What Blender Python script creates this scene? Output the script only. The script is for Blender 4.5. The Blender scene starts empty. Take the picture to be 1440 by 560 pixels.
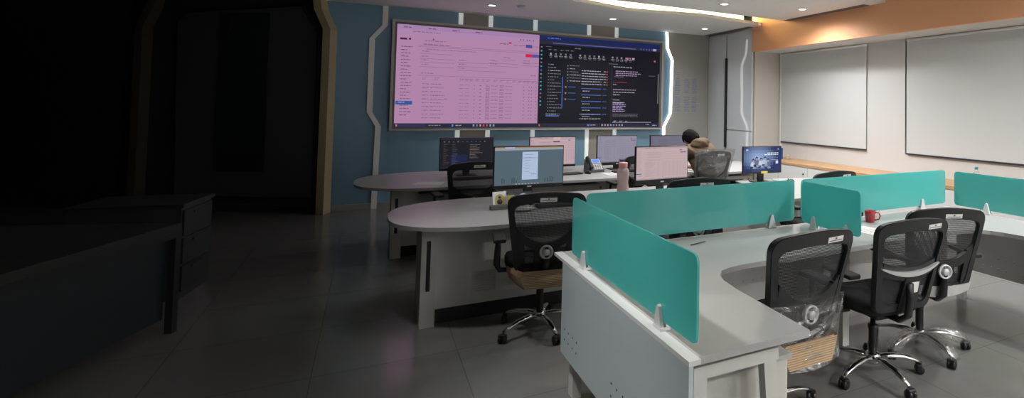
import bpy, math, random
from math import sin, cos, pi, radians, sqrt, atan2
from mathutils import Vector, Matrix
random.seed(7)
scn = bpy.context.scene
COL = scn.collection

# ------------------------------------------------------------------ materials
def mat(name, col, rough=0.5, metal=0.0, coat=0.0, spec=0.5, emit=None, estr=0.0, alpha=1.0, bump=None, trans=0.0):
    m = bpy.data.materials.new(name); m.use_nodes = True
    nt = m.node_tree; b = nt.nodes['Principled BSDF']
    b.inputs['Base Color'].default_value = (*col, 1)
    b.inputs['Roughness'].default_value = rough
    b.inputs['Metallic'].default_value = metal
    b.inputs['Coat Weight'].default_value = coat
    b.inputs['Coat Roughness'].default_value = 0.04
    b.inputs['Specular IOR Level'].default_value = spec
    b.inputs['Alpha'].default_value = alpha
    b.inputs['Transmission Weight'].default_value = trans
    if emit:
        b.inputs['Emission Color'].default_value = (*emit, 1)
        b.inputs['Emission Strength'].default_value = estr
    # slight procedural variation on every surface
    tc = nt.nodes.new('ShaderNodeTexCoord'); nz = nt.nodes.new('ShaderNodeTexNoise')
    nz.inputs['Scale'].default_value = bump[0] if bump else 40
    nz.inputs['Detail'].default_value = 3
    nt.links.new(tc.outputs['Object'], nz.inputs['Vector'])
    bp = nt.nodes.new('ShaderNodeBump'); bp.inputs['Strength'].default_value = bump[1] if bump else 0.02
    bp.inputs['Distance'].default_value = bump[2] if bump else 0.002
    nt.links.new(nz.outputs['Fac'], bp.inputs['Height']); nt.links.new(bp.outputs['Normal'], b.inputs['Normal'])
    return m

M = {}
M['white_wall'] = mat('painted_white_wall', (.72, .72, .70), .6)
M['pink_wall'] = mat('painted_blush_wall', (.66, .655, .65), .6)
M['ceiling'] = mat('ceiling_paint', (.80, .80, .78), .7)
M['orange'] = mat('orange_paint', (.92, .46, .24), .5)
M['blue_panel'] = mat('blue_laminate', (.17, .31, .42), .4, coat=.15)
M['taupe'] = mat('taupe_laminate', (.30, .275, .25), .5)
M['strip'] = mat('white_strip', (.85, .86, .84), .5)
M['strip_lit'] = mat('lit_strip', (.85, .86, .84), .5, emit=(.9, 1, .97), estr=.28)
M['glow'] = mat('led_glow', (1, 1, 1), .5, emit=(1, .97, .9), estr=3.2)
M['cove'] = mat('cove_glow', (1, .95, .7), .5, emit=(1, .86, .45), estr=1.6)
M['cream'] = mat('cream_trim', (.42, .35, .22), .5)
M['lamp'] = mat('lamp_diffuser', (1, 1, 1), .5, emit=(1, .98, .95), estr=7)
M['glass_board'] = mat('grey_back_painted_glass', (.37, .36, .335), .25, coat=.9)
M['gloss_white'] = mat('glossy_pale_laminate', (.62, .65, .68), .25, coat=1.0)
M['cab_side'] = mat('cabinet_side', (.55, .53, .49), .5)
M['black'] = mat('black_plastic', (.012, .012, .013), .42)
M['black_soft'] = mat('black_rubber', (.01, .01, .01), .7)
M['frame_black'] = mat('chair_frame_black', (.016, .017, .018), .38, bump=(300, .15, .001))
M['fabric'] = mat('black_fabric', (.012, .012, .013), .9, bump=(500, .4, .002))
M['bezel'] = mat('monitor_bezel', (.010, .010, .012), .3)
M['tv_frame'] = mat('video_wall_frame', (.46, .44, .41), .4, coat=.2)
M['chrome'] = mat('chrome', (.75, .75, .75), .12, metal=1)
M['silver'] = mat('silver_plastic', (.60, .60, .60), .35, metal=.3)
M['desk'] = mat('desk_white_laminate', (.385, .385, .375), .35)
M['desk_edge'] = mat('desk_edge_band', (.60, .575, .53), .45)
M['desk_panel'] = mat('desk_panel_grey_white', (.62, .60, .57), .5)
M['perf'] = mat('powder_coated_panel', (.50, .565, .58), .25, coat=.5)
M['perf_in'] = mat('grey_modesty_panel', (.78, .765, .74), .5)
M['hole'] = mat('punched_hole', (.03, .03, .03), .8)
M['hole_w'] = mat('pale_hole', (.75, .75, .72), .8)
M['leg'] = mat('white_steel_leg', (.56, .55, .51), .4)
M['clip'] = mat('pale_clip', (.66, .66, .64), .35)
M['blind'] = mat('roller_blind_fabric', (.64, .65, .65), .85, bump=(60, .02, .001))
M['bar'] = mat('dark_blind_bar', (.03, .035, .05), .4)
M['grille'] = mat('grille_metal', (.24, .20, .18), .5)
M['red'] = mat('red_ceramic', (.34, .010, .018), .2, coat=.6)
M['pink'] = mat('pink_plastic', (.85, .42, .42), .35)
M['paper'] = mat('paper', (.72, .70, .68), .8)
M['white'] = mat('white_plastic', (.78, .77, .74), .35)
M['blue_plastic'] = mat('blue_plastic', (.02, .09, .35), .3)
M['teal_cap'] = mat('teal_cap', (.03, .35, .33), .4)
M['yellow'] = mat('yellow_label', (.75, .62, .08), .6)
M['gold'] = mat('gold_print', (.58, .45, .16), .5)
M['brass'] = mat('brass', (.45, .33, .12), .3, metal=1)
M['grey_plastic'] = mat('grey_plastic', (.07, .075, .085), .4)
M['lcd'] = mat('phone_lcd', (.05, .12, .5), .3, emit=(.08, .2, .75), estr=.7)
M['key'] = mat('key_caps', (.035, .035, .038), .5)
M['ink_blue'] = mat('blue_marker_ink', (.10, .17, .38), .6)
M['ink_dark'] = mat('dark_print', (.10, .10, .10), .6)
M['skin'] = mat('skin', (.30, .16, .10), .55)
M['hair'] = mat('black_hair', (.006, .005, .005), .85, spec=.15, bump=(120, .8, .01))
M['hoodie'] = mat('brown_hoodie_cloth', (.115, .076, .045), .9, bump=(60, .5, .008))
M['trousers'] = mat('dark_trousers', (.02, .022, .03), .9)
M['navy'] = mat('navy_plastic', (.03, .04, .08), .4)
M['charcoal'] = mat('charcoal_panel', (.022, .023, .025), .5)  # left-side colours, here to the worktop, darkened to stand for shade
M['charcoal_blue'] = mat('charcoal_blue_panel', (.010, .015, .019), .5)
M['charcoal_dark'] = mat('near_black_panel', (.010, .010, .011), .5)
M['dim_cream'] = mat('dull_cream_trim', (.06, .05, .03), .6)  # the cream trim again, shade put into its colour
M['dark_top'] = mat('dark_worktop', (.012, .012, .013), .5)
M['skirting'] = mat('skirting_stone', (.30, .28, .25), .4)

def wood():
    m = mat('oak_ledge', (.55, .33, .17), .45); nt = m.node_tree; b = nt.nodes['Principled BSDF']
    tc = nt.nodes.new('ShaderNodeTexCoord'); mp = nt.nodes.new('ShaderNodeMapping')
    mp.inputs['Scale'].default_value = (14, .8, 14)
    w = nt.nodes.new('ShaderNodeTexNoise'); w.inputs['Scale'].default_value = 4; w.inputs['Detail'].default_value = 6
    r = nt.nodes.new('ShaderNodeValToRGB')
    r.color_ramp.elements[0].color = (.42, .235, .115, 1); r.color_ramp.elements[1].color = (.66, .42, .23, 1)
    r.color_ramp.elements[0].position = .3; r.color_ramp.elements[1].position = .7
    nt.links.new(tc.outputs['Object'], mp.inputs[0]); nt.links.new(mp.outputs[0], w.inputs['Vector'])
    nt.links.new(w.outputs['Fac'], r.inputs[0]); nt.links.new(r.outputs[0], b.inputs['Base Color'])
    return m
M['wood'] = wood()

def tiles():
    m = mat('polished_floor_tile', (.25, .245, .235), .1, spec=.5); nt = m.node_tree; b = nt.nodes['Principled BSDF']
    tc = nt.nodes.new('ShaderNodeTexCoord')
    br = nt.nodes.new('ShaderNodeTexBrick'); br.offset = 0; br.squash = 1
    br.inputs['Scale'].default_value = 1; br.inputs['Brick Width'].default_value = .8; br.inputs['Row Height'].default_value = .8
    br.inputs['Mortar Size'].default_value = .0022; br.inputs['Mortar Smooth'].default_value = .1
    br.inputs['Color1'].default_value = (.17, .166, .158, 1); br.inputs['Color2'].default_value = (.158, .154, .147, 1)
    br.inputs['Mortar'].default_value = (.09, .085, .08, 1)
    mp = nt.nodes.new('ShaderNodeMapping'); mp.inputs['Location'].default_value = (.25, .1, 0)
    nz = nt.nodes.new('ShaderNodeTexNoise'); nz.inputs['Scale'].default_value = 2.2; nz.inputs['Detail'].default_value = 5
    mx = nt.nodes.new('ShaderNodeMix'); mx.data_type = 'RGBA'; mx.blend_type = 'MULTIPLY'; mx.inputs[0].default_value = .25
    nt.links.new(tc.outputs['Object'], mp.inputs[0]); nt.links.new(mp.outputs[0], br.inputs['Vector'])
    nt.links.new(tc.outputs['Object'], nz.inputs['Vector'])
    nt.links.new(br.outputs['Color'], mx.inputs[6]); nt.links.new(nz.outputs['Color'], mx.inputs[7])
    nt.links.new(mx.outputs[2], b.inputs['Base Color'])
    b.inputs['Roughness'].default_value = .16; b.inputs['Specular IOR Level'].default_value = .32
    return m
M['tile'] = tiles()

def teal():
    m = bpy.data.materials.new('frosted_teal_acrylic'); m.use_nodes = True; nt = m.node_tree
    b = nt.nodes['Principled BSDF']; out = nt.nodes['Material Output']
    b.inputs['Base Color'].default_value = (.15, .54, .52, 1); b.inputs['Roughness'].default_value = .16
    b.inputs['Coat Weight'].default_value = .7; b.inputs['Coat Roughness'].default_value = .03
    tl = nt.nodes.new('ShaderNodeBsdfTranslucent'); tl.inputs['Color'].default_value = (.20, .74, .70, 1)
    mx = nt.nodes.new('ShaderNodeMixShader'); mx.inputs[0].default_value = .5
    nz = nt.nodes.new('ShaderNodeTexNoise'); nz.inputs['Scale'].default_value = 3
    bp = nt.nodes.new('ShaderNodeBump'); bp.inputs['Strength'].default_value = .01
    nt.links.new(nz.outputs['Fac'], bp.inputs['Height']); nt.links.new(bp.outputs[0], b.inputs['Normal'])
    nt.links.new(b.outputs[0], mx.inputs[1]); nt.links.new(tl.outputs[0], mx.inputs[2]); nt.links.new(mx.outputs[0], out.inputs[0])
    return m
M['teal'] = teal()

def film(name, tint, glossmix, bscale):
    m = bpy.data.materials.new(name); m.use_nodes = True; nt = m.node_tree
    out = nt.nodes['Material Output']; nt.nodes.remove(nt.nodes['Principled BSDF'])
    tr = nt.nodes.new('ShaderNodeBsdfTransparent'); tr.inputs[0].default_value = (*tint, 1)
    g = nt.nodes.new('ShaderNodeBsdfGlossy'); g.inputs['Roughness'].default_value = .12; g.inputs[0].default_value = (.9, .9, .9, 1)
    d = nt.nodes.new('ShaderNodeBsdfDiffuse'); d.inputs[0].default_value = (.5, .5, .48, 1)
    tc = nt.nodes.new('ShaderNodeTexCoord')
    nz = nt.nodes.new('ShaderNodeTexNoise'); nz.inputs['Scale'].default_value = bscale; nz.inputs['Detail'].default_value = 4; nz.inputs['Distortion'].default_value = 1.2
    bp = nt.nodes.new('ShaderNodeBump'); bp.inputs['Strength'].default_value = 1; bp.inputs['Distance'].default_value = .03
    nt.links.new(tc.outputs['Object'], nz.inputs['Vector']); nt.links.new(nz.outputs['Fac'], bp.inputs['Height'])
    nt.links.new(bp.outputs[0], g.inputs['Normal']); nt.links.new(bp.outputs[0], d.inputs['Normal'])
    m1 = nt.nodes.new('ShaderNodeMixShader'); m1.inputs[0].default_value = .25
    nt.links.new(g.outputs[0], m1.inputs[1]); nt.links.new(d.outputs[0], m1.inputs[2])
    m2 = nt.nodes.new('ShaderNodeMixShader'); m2.inputs[0].default_value = glossmix
    nt.links.new(tr.outputs[0], m2.inputs[1]); nt.links.new(m1.outputs[0], m2.inputs[2]); nt.links.new(m2.outputs[0], out.inputs[0])
    return m
M['film'] = film('clear_plastic_wrap', (.93, .93, .93), .22, 14)
M['film_grey'] = film('cloudy_plastic_wrap', (.80, .80, .81), .20, 14)
M['bottle_pet'] = mat('pink_tinted_bottle', (.80, .60, .60), .15, alpha=.72)
M['pet'] = film('clear_bottle', (.9, .92, .92), .25, 20)

def weave():
    m = bpy.data.materials.new('black_mesh_weave'); m.use_nodes = True; nt = m.node_tree
    b = nt.nodes['Principled BSDF']; out = nt.nodes['Material Output']
    b.inputs['Base Color'].default_value = (.02, .02, .022, 1); b.inputs['Roughness'].default_value = .6
    tr = nt.nodes.new('ShaderNodeBsdfTransparent')
    tc = nt.nodes.new('ShaderNodeTexCoord'); sx = nt.nodes.new('ShaderNodeSeparateXYZ')
    nt.links.new(tc.outputs['Object'], sx.inputs[0])
    def wv(sock, f):
        a = nt.nodes.new('ShaderNodeMath'); a.operation = 'MULTIPLY'; a.inputs[1].default_value = f
        s = nt.nodes.new('ShaderNodeMath'); s.operation = 'SINE'
        nt.links.new(sock, a.inputs[0]); nt.links.new(a.outputs[0], s.inputs[0]); return s.outputs[0]
    ad = nt.nodes.new('ShaderNodeMath'); ad.operation = 'ADD'
    nt.links.new(wv(sx.outputs[0], 1100), ad.inputs[0]); nt.links.new(wv(sx.outputs[2], 900), ad.inputs[1])
    gt = nt.nodes.new('ShaderNodeMath'); gt.operation = 'GREATER_THAN'; gt.inputs[1].default_value = .7
    nt.links.new(ad.outputs[0], gt.inputs[0])
    mx = nt.nodes.new('ShaderNodeMixShader')
    nt.links.new(gt.outputs[0], mx.inputs[0]); nt.links.new(b.outputs[0], mx.inputs[1]); nt.links.new(tr.outputs[0], mx.inputs[2])
    nt.links.new(mx.outputs[0], out.inputs[0])
    return m
M['weave'] = weave()

def cardboard():
    m = mat('corrugated_wrap', (.5, .36, .2), .8); nt = m.node_tree; b = nt.nodes['Principled BSDF']
    tc = nt.nodes.new('ShaderNodeTexCoord'); w = nt.nodes.new('ShaderNodeTexWave'); w.wave_type = 'BANDS'; w.bands_direction = 'Z'
    w.inputs['Scale'].default_value = 28; w.inputs['Distortion'].default_value = .8
    r = nt.nodes.new('ShaderNodeValToRGB'); r.color_ramp.elements[0].color = (.30, .20, .11, 1); r.color_ramp.elements[1].color = (.60, .43, .26, 1)
    nt.links.new(tc.outputs['Object'], w.inputs['Vector']); nt.links.new(w.outputs['Fac'], r.inputs[0]); nt.links.new(r.outputs[0], b.inputs['Base Color'])
    return m
M['card'] = cardboard()

def screenmat():
    m = bpy.data.materials.new('lit_display'); m.use_nodes = True; nt = m.node_tree
    b = nt.nodes['Principled BSDF']; b.inputs['Base Color'].default_value = (.01, .01, .011, 1); b.inputs['Roughness'].default_value = .35; b.inputs['Specular IOR Level'].default_value = .1
    a = nt.nodes.new('ShaderNodeAttribute'); a.attribute_name = 'col'
    nt.links.new(a.outputs['Color'], b.inputs['Emission Color']); b.inputs['Emission Strength'].default_value = 1.0
    return m
M['screen'] = screenmat()

# ------------------------------------------------------------------ mesh building
class MB:
    def __init__(s): s.v = []; s.f = []; s.sm = []; s.c = []
    def add(s, vs, fs, smooth=False, col=None):
        o = len(s.v); s.v += [tuple(v) for v in vs]
        for f in fs: s.f.append(tuple(i + o for i in f)); s.sm.append(smooth); s.c.append(col)
        return s
    def xf(s, m, start=0):
        for i in range(start, len(s.v)): s.v[i] = tuple(m @ Vector(s.v[i]))
        return s
    def box(s, a, b, bev=0.0):
        x0, y0, z0 = [min(a[i], b[i]) for i in range(3)]; x1, y1, z1 = [max(a[i], b[i]) for i in range(3)]
        if bev <= 0:
            return s.add([(x0,y0,z0),(x1,y0,z0),(x1,y1,z0),(x0,y1,z0),(x0,y0,z1),(x1,y0,z1),(x1,y1,z1),(x0,y1,z1)],
                  [(0,3,2,1),(4,5,6,7),(0,1,5,4),(1,2,6,5),(2,3,7,6),(3,0,4,7)])
        bev = min(bev, (x1-x0)/2.01, (y1-y0)/2.01, (z1-z0)/2.01)
        # rounded plan outline with chamfered top and bottom
        def ring(ins, z):
            r = []
            for cx, cy, a0 in ((x1-bev, y1-bev, 0), (x0+bev, y1-bev, 90), (x0+bev, y0+bev, 180), (x1-bev, y0+bev, 270)):
                for k in range(4):
                    t = radians(a0 + 30*k); r.append((cx+(bev-ins)*cos(t), cy+(bev-ins)*sin(t), z))
            return r
        k = bev*.6
        rs = [ring(k, z0), ring(k*.3, z0+k*.3), ring(0, z0+k), ring(0, z1-k), ring(k*.3, z1-k*.3), ring(k, z1)]
        vs = [p for r in rs for p in r]; n = 16; fs = []
        for j in range(5):
            for i in range(n): fs.append((j*n+i, j*n+(i+1) % n, (j+1)*n+(i+1) % n, (j+1)*n+i))
        fs.append(tuple(reversed(range(n)))); fs.append(tuple(5*n+i for i in range(n)))
        return s.add(vs, fs)
    def prism(s, pts, z0, z1, bev=0.0):   # outline in xy, ccw
        n = len(pts)
        vs = [(p[0], p[1], z0) for p in pts] + [(p[0], p[1], z1) for p in pts]
        fs = [tuple(reversed(range(n))), tuple(n+i for i in range(n))] + [(i, (i+1) % n, n+(i+1) % n, n+i) for i in range(n)]
        return s.add(vs, fs)
    def lathe(s, prof, n=20, c=(0,0,0), axis='z', smooth=True):
        vs = []; fs = []
        for r, h in prof:
            for i in range(n):
                t = 2*pi*i/n
                if axis == 'z': vs.append((c[0]+r*cos(t), c[1]+r*sin(t), c[2]+h))
                elif axis == 'y': vs.append((c[0]+r*cos(t), c[1]+h, c[2]+r*sin(t)))
                else: vs.append((c[0]+h, c[1]+r*cos(t), c[2]+r*sin(t)))
        for j in range(len(prof)-1):
            for i in range(n): fs.append((j*n+i, j*n+(i+1) % n, (j+1)*n+(i+1) % n, (j+1)*n+i))
        fs.append(tuple(reversed(range(n)))); fs.append(tuple((len(prof)-1)*n+i for i in range(n)))
        return s.add(vs, fs, smooth)
    def tube(s, path, rad, n=10, flat=1.0, up=(0,0,1)):
        P = [Vector(p) for p in path]; R = rad if isinstance(rad, (list, tuple)) else [rad]*len(P)
        vs = []; fs = []
        for k, p in enumerate(P):
            d = (P[min(k+1, len(P)-1)] - P[max(k-1, 0)]).normalized()
            u = Vector(up); sd = d.cross(u)
            if sd.length < 1e-3: sd = d.cross(Vector((1, 0, 0)))
            sd.normalize(); u = sd.cross(d)
            for i in range(n):
                t = 2*pi*i/n; vs.append(p + sd*(R[k]*cos(t)) + u*(R[k]*flat*sin(t)))
        for j in range(len(P)-1):
            for i in range(n): fs.append((j*n+i, j*n+(i+1) % n, (j+1)*n+(i+1) % n, (j+1)*n+i))
        fs.append(tuple(reversed(range(n)))); fs.append(tuple((len(P)-1)*n+i for i in range(n)))
        return s.add(vs, fs, True)
    def band(s, A, B, fn, th, closed=True, smooth=False):
        """solid strip between 2-D curves A and B, mapped by fn(x, z, depth)"""
        n = len(A); vs = []
        for d in (0, th):
            vs += [fn(p[0], p[1], d) for p in A]; vs += [fn(p[0], p[1], d) for p in B]
        fs = []; m = n if closed else n-1
        for i in range(m):
            j = (i+1) % n
            fs.append((i, j, n+j, n+i)); fs.append((2*n+i, 3*n+i, 3*n+j, 2*n+j))
            fs.append((i, 2*n+i, 2*n+j, j)); fs.append((n+i, n+j, 3*n+j, 3*n+i))
        if not closed:
            fs.append((0, n, 3*n, 2*n)); fs.append((n-1, 3*n-1, 4*n-1, 2*n-1))
        return s.add(vs, fs, smooth)
    def quad(s, x0, z0, x1, z1, y, col=None):      # faces -y
        return s.add([(x0,y,z0),(x1,y,z0),(x1,y,z1),(x0,y,z1)], [(0,1,2,3)], col=col)
    def build(s, name, m, parent=None, loc=None, rz=0.0, fix=True):
        me = bpy.data.meshes.new(name); me.from_pydata(s.v, [], s.f); me.update()
        for p, sm in zip(me.polygons, s.sm): p.use_smooth = sm
        if any(c is not None for c in s.c):
            at = me.color_attributes.new('col', 'FLOAT_COLOR', 'CORNER')
            for p, c in zip(me.polygons, s.c):
                for li in p.loop_indices: at.data[li].color = (*(c or (0,0,0)), 1)
        elif fix:
            import bmesh
            bm = bmesh.new(); bm.from_mesh(me); bmesh.ops.recalc_face_normals(bm, faces=bm.faces); bm.to_mesh(me); bm.free()
        me.materials.append(M[m] if isinstance(m, str) else m)
        o = bpy.data.objects.new(name, me); COL.objects.link(o)
        if parent: o.parent = parent
        if loc: o.location = loc
        if rz: o.rotation_euler.z = rz
        return o

def roundpoly(pts, radii, n=6):
    out = []; N = len(pts)
    for i, p in enumerate(pts):
        p = Vector(p); a = Vector(pts[i-1]); b = Vector(pts[(i+1) % N]); r = radii[i]
        da = (a-p).normalized(); db = (b-p).normalized()
        p0 = p+da*r; p1 = p+db*r
        for k in range(n):
            t = k/(n-1); q = p0*(1-t)**2 + p*2*t*(1-t) + p1*t**2; out.append((q.x, q.y))
    return out

def thing(name, label, cat, loc=(0,0,0), rz=0.0, group=None):
    o = bpy.data.objects.new(name, None); COL.objects.link(o); o.location = loc; o.rotation_euler = (0,0,rz)
    o.empty_display_size = .1; o['label'] = label; o['category'] = cat
    if group: o['group'] = group
    return o
def tag(o, label, cat, group=None):
    o['label'] = label; o['category'] = cat
    if group: o['group'] = group
    return o
def struct(name, mb, m, label=None):
    o = mb.build(name, m); o['kind'] = 'structure'
    return o
def copy_tree(o, parent=None):
    c = o.copy(); COL.objects.link(c); c.parent = parent
    for ch in list(o.children): copy_tree(ch, c)
    return c

# ------------------------------------------------------------------ room
WY, WX, CX, CZ = 9.57, 6.68, 6.04, 3.10     # back wall, window wall, beam/cabinet face, low ceiling
YN = -2.4                                     # how far the room runs back past the camera
struct('floor', MB().box((-8, YN, -.1), (WX+.2, 12.5, 0)), 'tile')
struct('wall_back', MB().box((-.58, WY, 0), (WX+.2, WY+.15, 3.5)), 'blue_panel')
W1a, W1b, W2a, W2b, REC = 1.5, 5.26, 6.0, 7.95, 8.06
struct('wall_right', MB().box((WX, YN, 0), (WX+.15, WY, 1.0)).box((WX, YN, 2.66), (WX+.15, WY, 3.5)).box((WX, YN, 1.0), (WX+.15, W1a, 2.66))
       .box((WX, W1b, 1.0), (WX+.15, W2a, 2.66)).box((WX, W2b, 1.0), (WX+.15, WY, 2.66)), 'pink_wall')
struct('wall_front', MB().box((.9, YN-.15, 0), (WX, YN, 3.5)), 'white_wall')  # unseen wall put in to bounce fill light forward
# upper ceiling, low band with a wavy lip, floating raft
struct('ceiling', MB().box((-8, YN, 3.38), (CX, 12.5, 3.48)), 'ceiling')
LIP = [(1.5, 7.3), (2.3, 7.42), (3.38, 7.76), (3.65, 7.76), (4.60, 7.56), (4.9, 7.58), (CX, 7.78)]
lip = [(-6, WY), (-6, 7.3)]+LIP+[(CX, WY)]
struct('trim_1', MB().prism(list(reversed(lip)), CZ, CZ+.055), 'ceiling')
rb = [(-1, YN), (CX, YN), (CX, 2.6), (4.85, 2.6), (4.85, 5.07), (CX, 5.07), (CX, 7.06), (1.0, 7.06), (-1, 6.9)]
struct('trim_2', MB().prism(rb, CZ-.01, CZ+.11), 'ceiling')
struct('trim_3', MB().box((CX+.005, YN, 2.66), (WX, REC, 2.70)), 'white_wall')
struct('trim_4', MB().box((CX-.004, YN, 2.655), (CX+.06, REC, 3.38)), 'orange')
# blue / taupe wall sections and pale strips
struct('trim_5', MB().box((1.27, WY-.008, 0), (1.69, WY, CZ)), 'taupe')
struct('trim_6', MB().box((3.48, WY-.008, 0), (3.96, WY, CZ)), 'taupe')
k = 7
for x in (1.245, 1.715, 2.463, 3.448, 3.99):
    struct('trim_%d' % k, MB().box((x-.035, WY-.016, 0), (x+.035, WY, CZ)), 'strip_lit'); k += 1
def kinked(pts, w, name, m):
    A = [(p[0]-w/2, p[1]) for p in pts]; B = [(p[0]+w/2, p[1]) for p in pts]
    return MB().band(A, B, lambda x, z, d: (x, WY-.030+d, z), .029, closed=False).build(name, m)
o = kinked([(.16, CZ), (.16, 2.80), (-.005, 2.585), (-.005, 1.46), (.115, 1.25), (.095, 0)], .075, 'trim_12', 'strip'); o['kind'] = 'structure'
tag(kinked([(5.06, CZ-.002), (5.08, 2.78), (5.19, 2.55), (5.17, 1.50), (5.03, 1.23), (5.01, .1)], .042, 'light_strip', 'glow'),
    'glowing white kinked light line on the wall right of the video wall', 'light')
o = MB().add([(5.222, WY-.02, 0), (CX, WY-.02, 0), (CX, WY-.02, CZ), (5.095, WY-.02, CZ), (5.115, WY-.02, 2.78), (5.225, WY-.02, 2.55), (5.205, WY-.02, 1.50), (5.065, WY-.02, 1.23), (5.045, WY-.02, 0)],
             [(0, 1, 2, 3, 4, 5, 6, 7, 8)]).build('glass_writing_board', 'glass_board')
# give the board its thickness
import bmesh
bm = bmesh.new(); bm.from_mesh(o.data); r = bmesh.ops.extrude_face_region(bm, geom=bm.faces[:])
for e in r['geom']:
    if isinstance(e, bmesh.types.BMVert): e.co.y += .018
bmesh.ops.recalc_face_normals(bm, faces=bm.faces); bm.to_mesh(o.data); bm.free()
tag(o, 'tall grey glass board with blue marker notes between light line and corner', 'board')
def scribble(mb, x0, z0, w, rows, dz, y, h=.012, jag=.4):
    for r_ in range(rows):
        x = x0; e = x0 + w*random.uniform(.75, 1)
        while x < e:
            l = random.uniform(.015, .05); zz = z0-r_*dz+random.uniform(-.002, .002)
            mb.box((x, y-.0015, zz), (min(x+l, e), y, zz+h)); x += l+.012
for (x0, z0, w_, n_) in ((5.27, 2.30, .10, 2), (5.27, 2.18, .13, 9), (5.48, 2.18, .13, 9), (5.66, 2.18, .12, 9), (5.27, 1.87, .10, 1), (5.27, 1.81, .13, 9), (5.48, 1.81, .13, 9), (5.66, 1.81, .12, 9)):
    wr = MB(); scribble(wr, x0, z0, w_, n_, .034, WY-.021); wr.build('marker_writing', 'ink_blue', o)
struct('baseboard_back', MB().box((-.5, WY-.025, 0), (5.0, WY, .09)), 'skirting')

# tall cabinet along the right, with mirror-like doors
t = thing('tall_cabinet', 'tall glossy pale cabinet in the far right corner with long black handle', 'cabinet', (CX+.3, 8.8, 0))
MB().box((-.27, -.72, 0), (.33, .745, CZ), 0).build('body', 'cab_side', t)
d = MB().box((-.30, .12, .05), (-.272, .74, CZ-.03), 0).build('door', 'gloss_white', t)
MB().box((-.325, .052, .86), (-.275, .112, 2.59), .006).build('handle', 'black', d)
MB().box((-.30, -.735, 1.205), (-.272, .045, CZ-.03), 0).build('door', 'gloss_white', t)
MB().box((-.30, -.735, .05), (-.272, .045, 1.19), 0).build('door', 'gloss_white', t)
# side panel of the recess (faces the camera)
struct('trim_13', MB().box((CX+.05, 8.045, .0), (WX, 8.06, 2.66)), 'cab_side')
struct('trim_14', MB().box((WX-.03, 7.97, .73), (WX, 8.0, 2.66)), 'strip')

# windows with blinds
def window(n, y0, y1):
    f = MB(); fx = WX+.08
    for (a, b) in (((fx, y0, 1.0), (fx+.05, y0+.05, 2.66)), ((fx, y1-.05, 1.0), (fx+.05, y1, 2.66)), ((fx, y0, 1.0), (fx+.05, y1, 1.05)), ((fx, y0, 2.61), (fx+.05, y1, 2.66)), ((fx, (y0+y1)/2-.025, 1.0), (fx+.05, (y0+y1)/2+.025, 2.66))):
        f.box(a, b)
    o = f.build('window_%d' % n, 'strip'); o['kind'] = 'structure'
    p = MB().box((fx+.02, y0+.05, 1.05), (fx+.026, y1-.05, 2.61)).build('pane', mat('night_glass%d' % n, (.02, .025, .03), .08), o)
window(1, W2a, W2b); window(2, W1a, W1b)
def blind(y0, y1, label):
    t = thing('roller_blind', label, 'blind', (WX-.02, (y0+y1)/2, 1.0)); h = (y1-y0)/2
    MB().box((-.004, -h, .02), (0, h, 1.64)).build('fabric', 'blind', t)
    MB().box((-.012, -h, 0), (.006, h, .022), .004).build('bottom_bar', 'bar', t)
    MB().tube([(0, -h, 1.635), (0, h, 1.635)], .02, 10).build('roller', 'strip', t)
blind(5.95, 7.965, 'closed pale grey roller blind on the far window, beside the recess panel')
blind(W1a+.1, 5.215, 'wide closed pale grey roller blind on the window nearest the camera')

# low storage ledge under the windows
t = thing('storage_ledge', 'low white cabinets with a long oak top running under the window blinds', 'cabinet', (CX+.03, 0, 0))
MB().box((.02, YN+.1, .02), (WX-CX-.035, 8.03, .69)).build('body', 'desk_panel', t)
MB().box((0, YN+.1, .69), (WX-CX-.031, 8.04, .73), 0).build('top', 'wood', t)
y = 8.03
while y > -1:
    d = MB().box((.002, y-.70, .06), (.02, y-.005, .68)).build('door', 'white_wall', t)
    MB().lathe([(.011, 0), (.013, .012), (.004, .02)], 10, (-.018, y-.62, .58), 'x').build('knob', 'black', d)
    y -= .71

# ------------------------------------------------------------------ ceiling fittings
def downlight(x, y, z, label, power=0, size=100, r=.055, aim=(0, 0)):
    t = thing('downlight', label, 'ceiling light', (x, y, z), group='recessed downlights')
    MB().lathe([(r+.02, 0), (r+.02, -.006), (r, -.008), (r, -.002)], 24).build('trim_ring', 'white', t)
    MB().lathe([(r, -.001), (r*.9, -.006), (.001, -.0075)], 24).build('diffuser', 'lamp', t)
    if power:
        L = bpy.data.lights.new('downlight_beam', 'SPOT'); L.energy = power; L.spot_size = radians(size); L.spot_blend = 1
        L.shadow_soft_size = .09; L.color = (1, .995, .99)
        lo = bpy.data.objects.new('downlight_beam', L); COL.objects.link(lo); lo.parent = t; lo.location = (0, 0, -.03)
        lo.rotation_euler = (aim[0], aim[1], 0)
    return t
B = 1.1
downlight(-.15, 2.3, CZ-.01, 'round recessed downlight left of the near desk', 260*B, 50, aim=(0, radians(-19)))  # added lamp, brightens the left-facing end panel and teal screen
downlight(-.1, 3.9, CZ-.01, 'round recessed downlight left of the middle desk', 100*B, 62, aim=(0, radians(-27)))  # added lamp, lifts the left end of the middle desk
downlight(1.54, 8.52, CZ, 'round recessed downlight above the pink half of the video wall', 60*B, 110, aim=(0, radians(-12)))
downlight(3.53, 8.63, CZ, 'round recessed downlight above the dark half of the video wall', 170*B, 130)
downlight(5.40, 8.68, CZ, 'round recessed downlight near the corner with the tall cabinet', 45*B, 130, aim=(0, radians(12)))
downlight(5.46, 6.08, CZ-.01, 'round recessed downlight beside the orange beam', 170*B, 165)
downlight(4.5, 2.0, CZ-.01, 'round recessed downlight above the right near desk', 200*B, 160, aim=(0, radians(-14)))  # added, like the next four, to light the desks and walls
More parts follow.
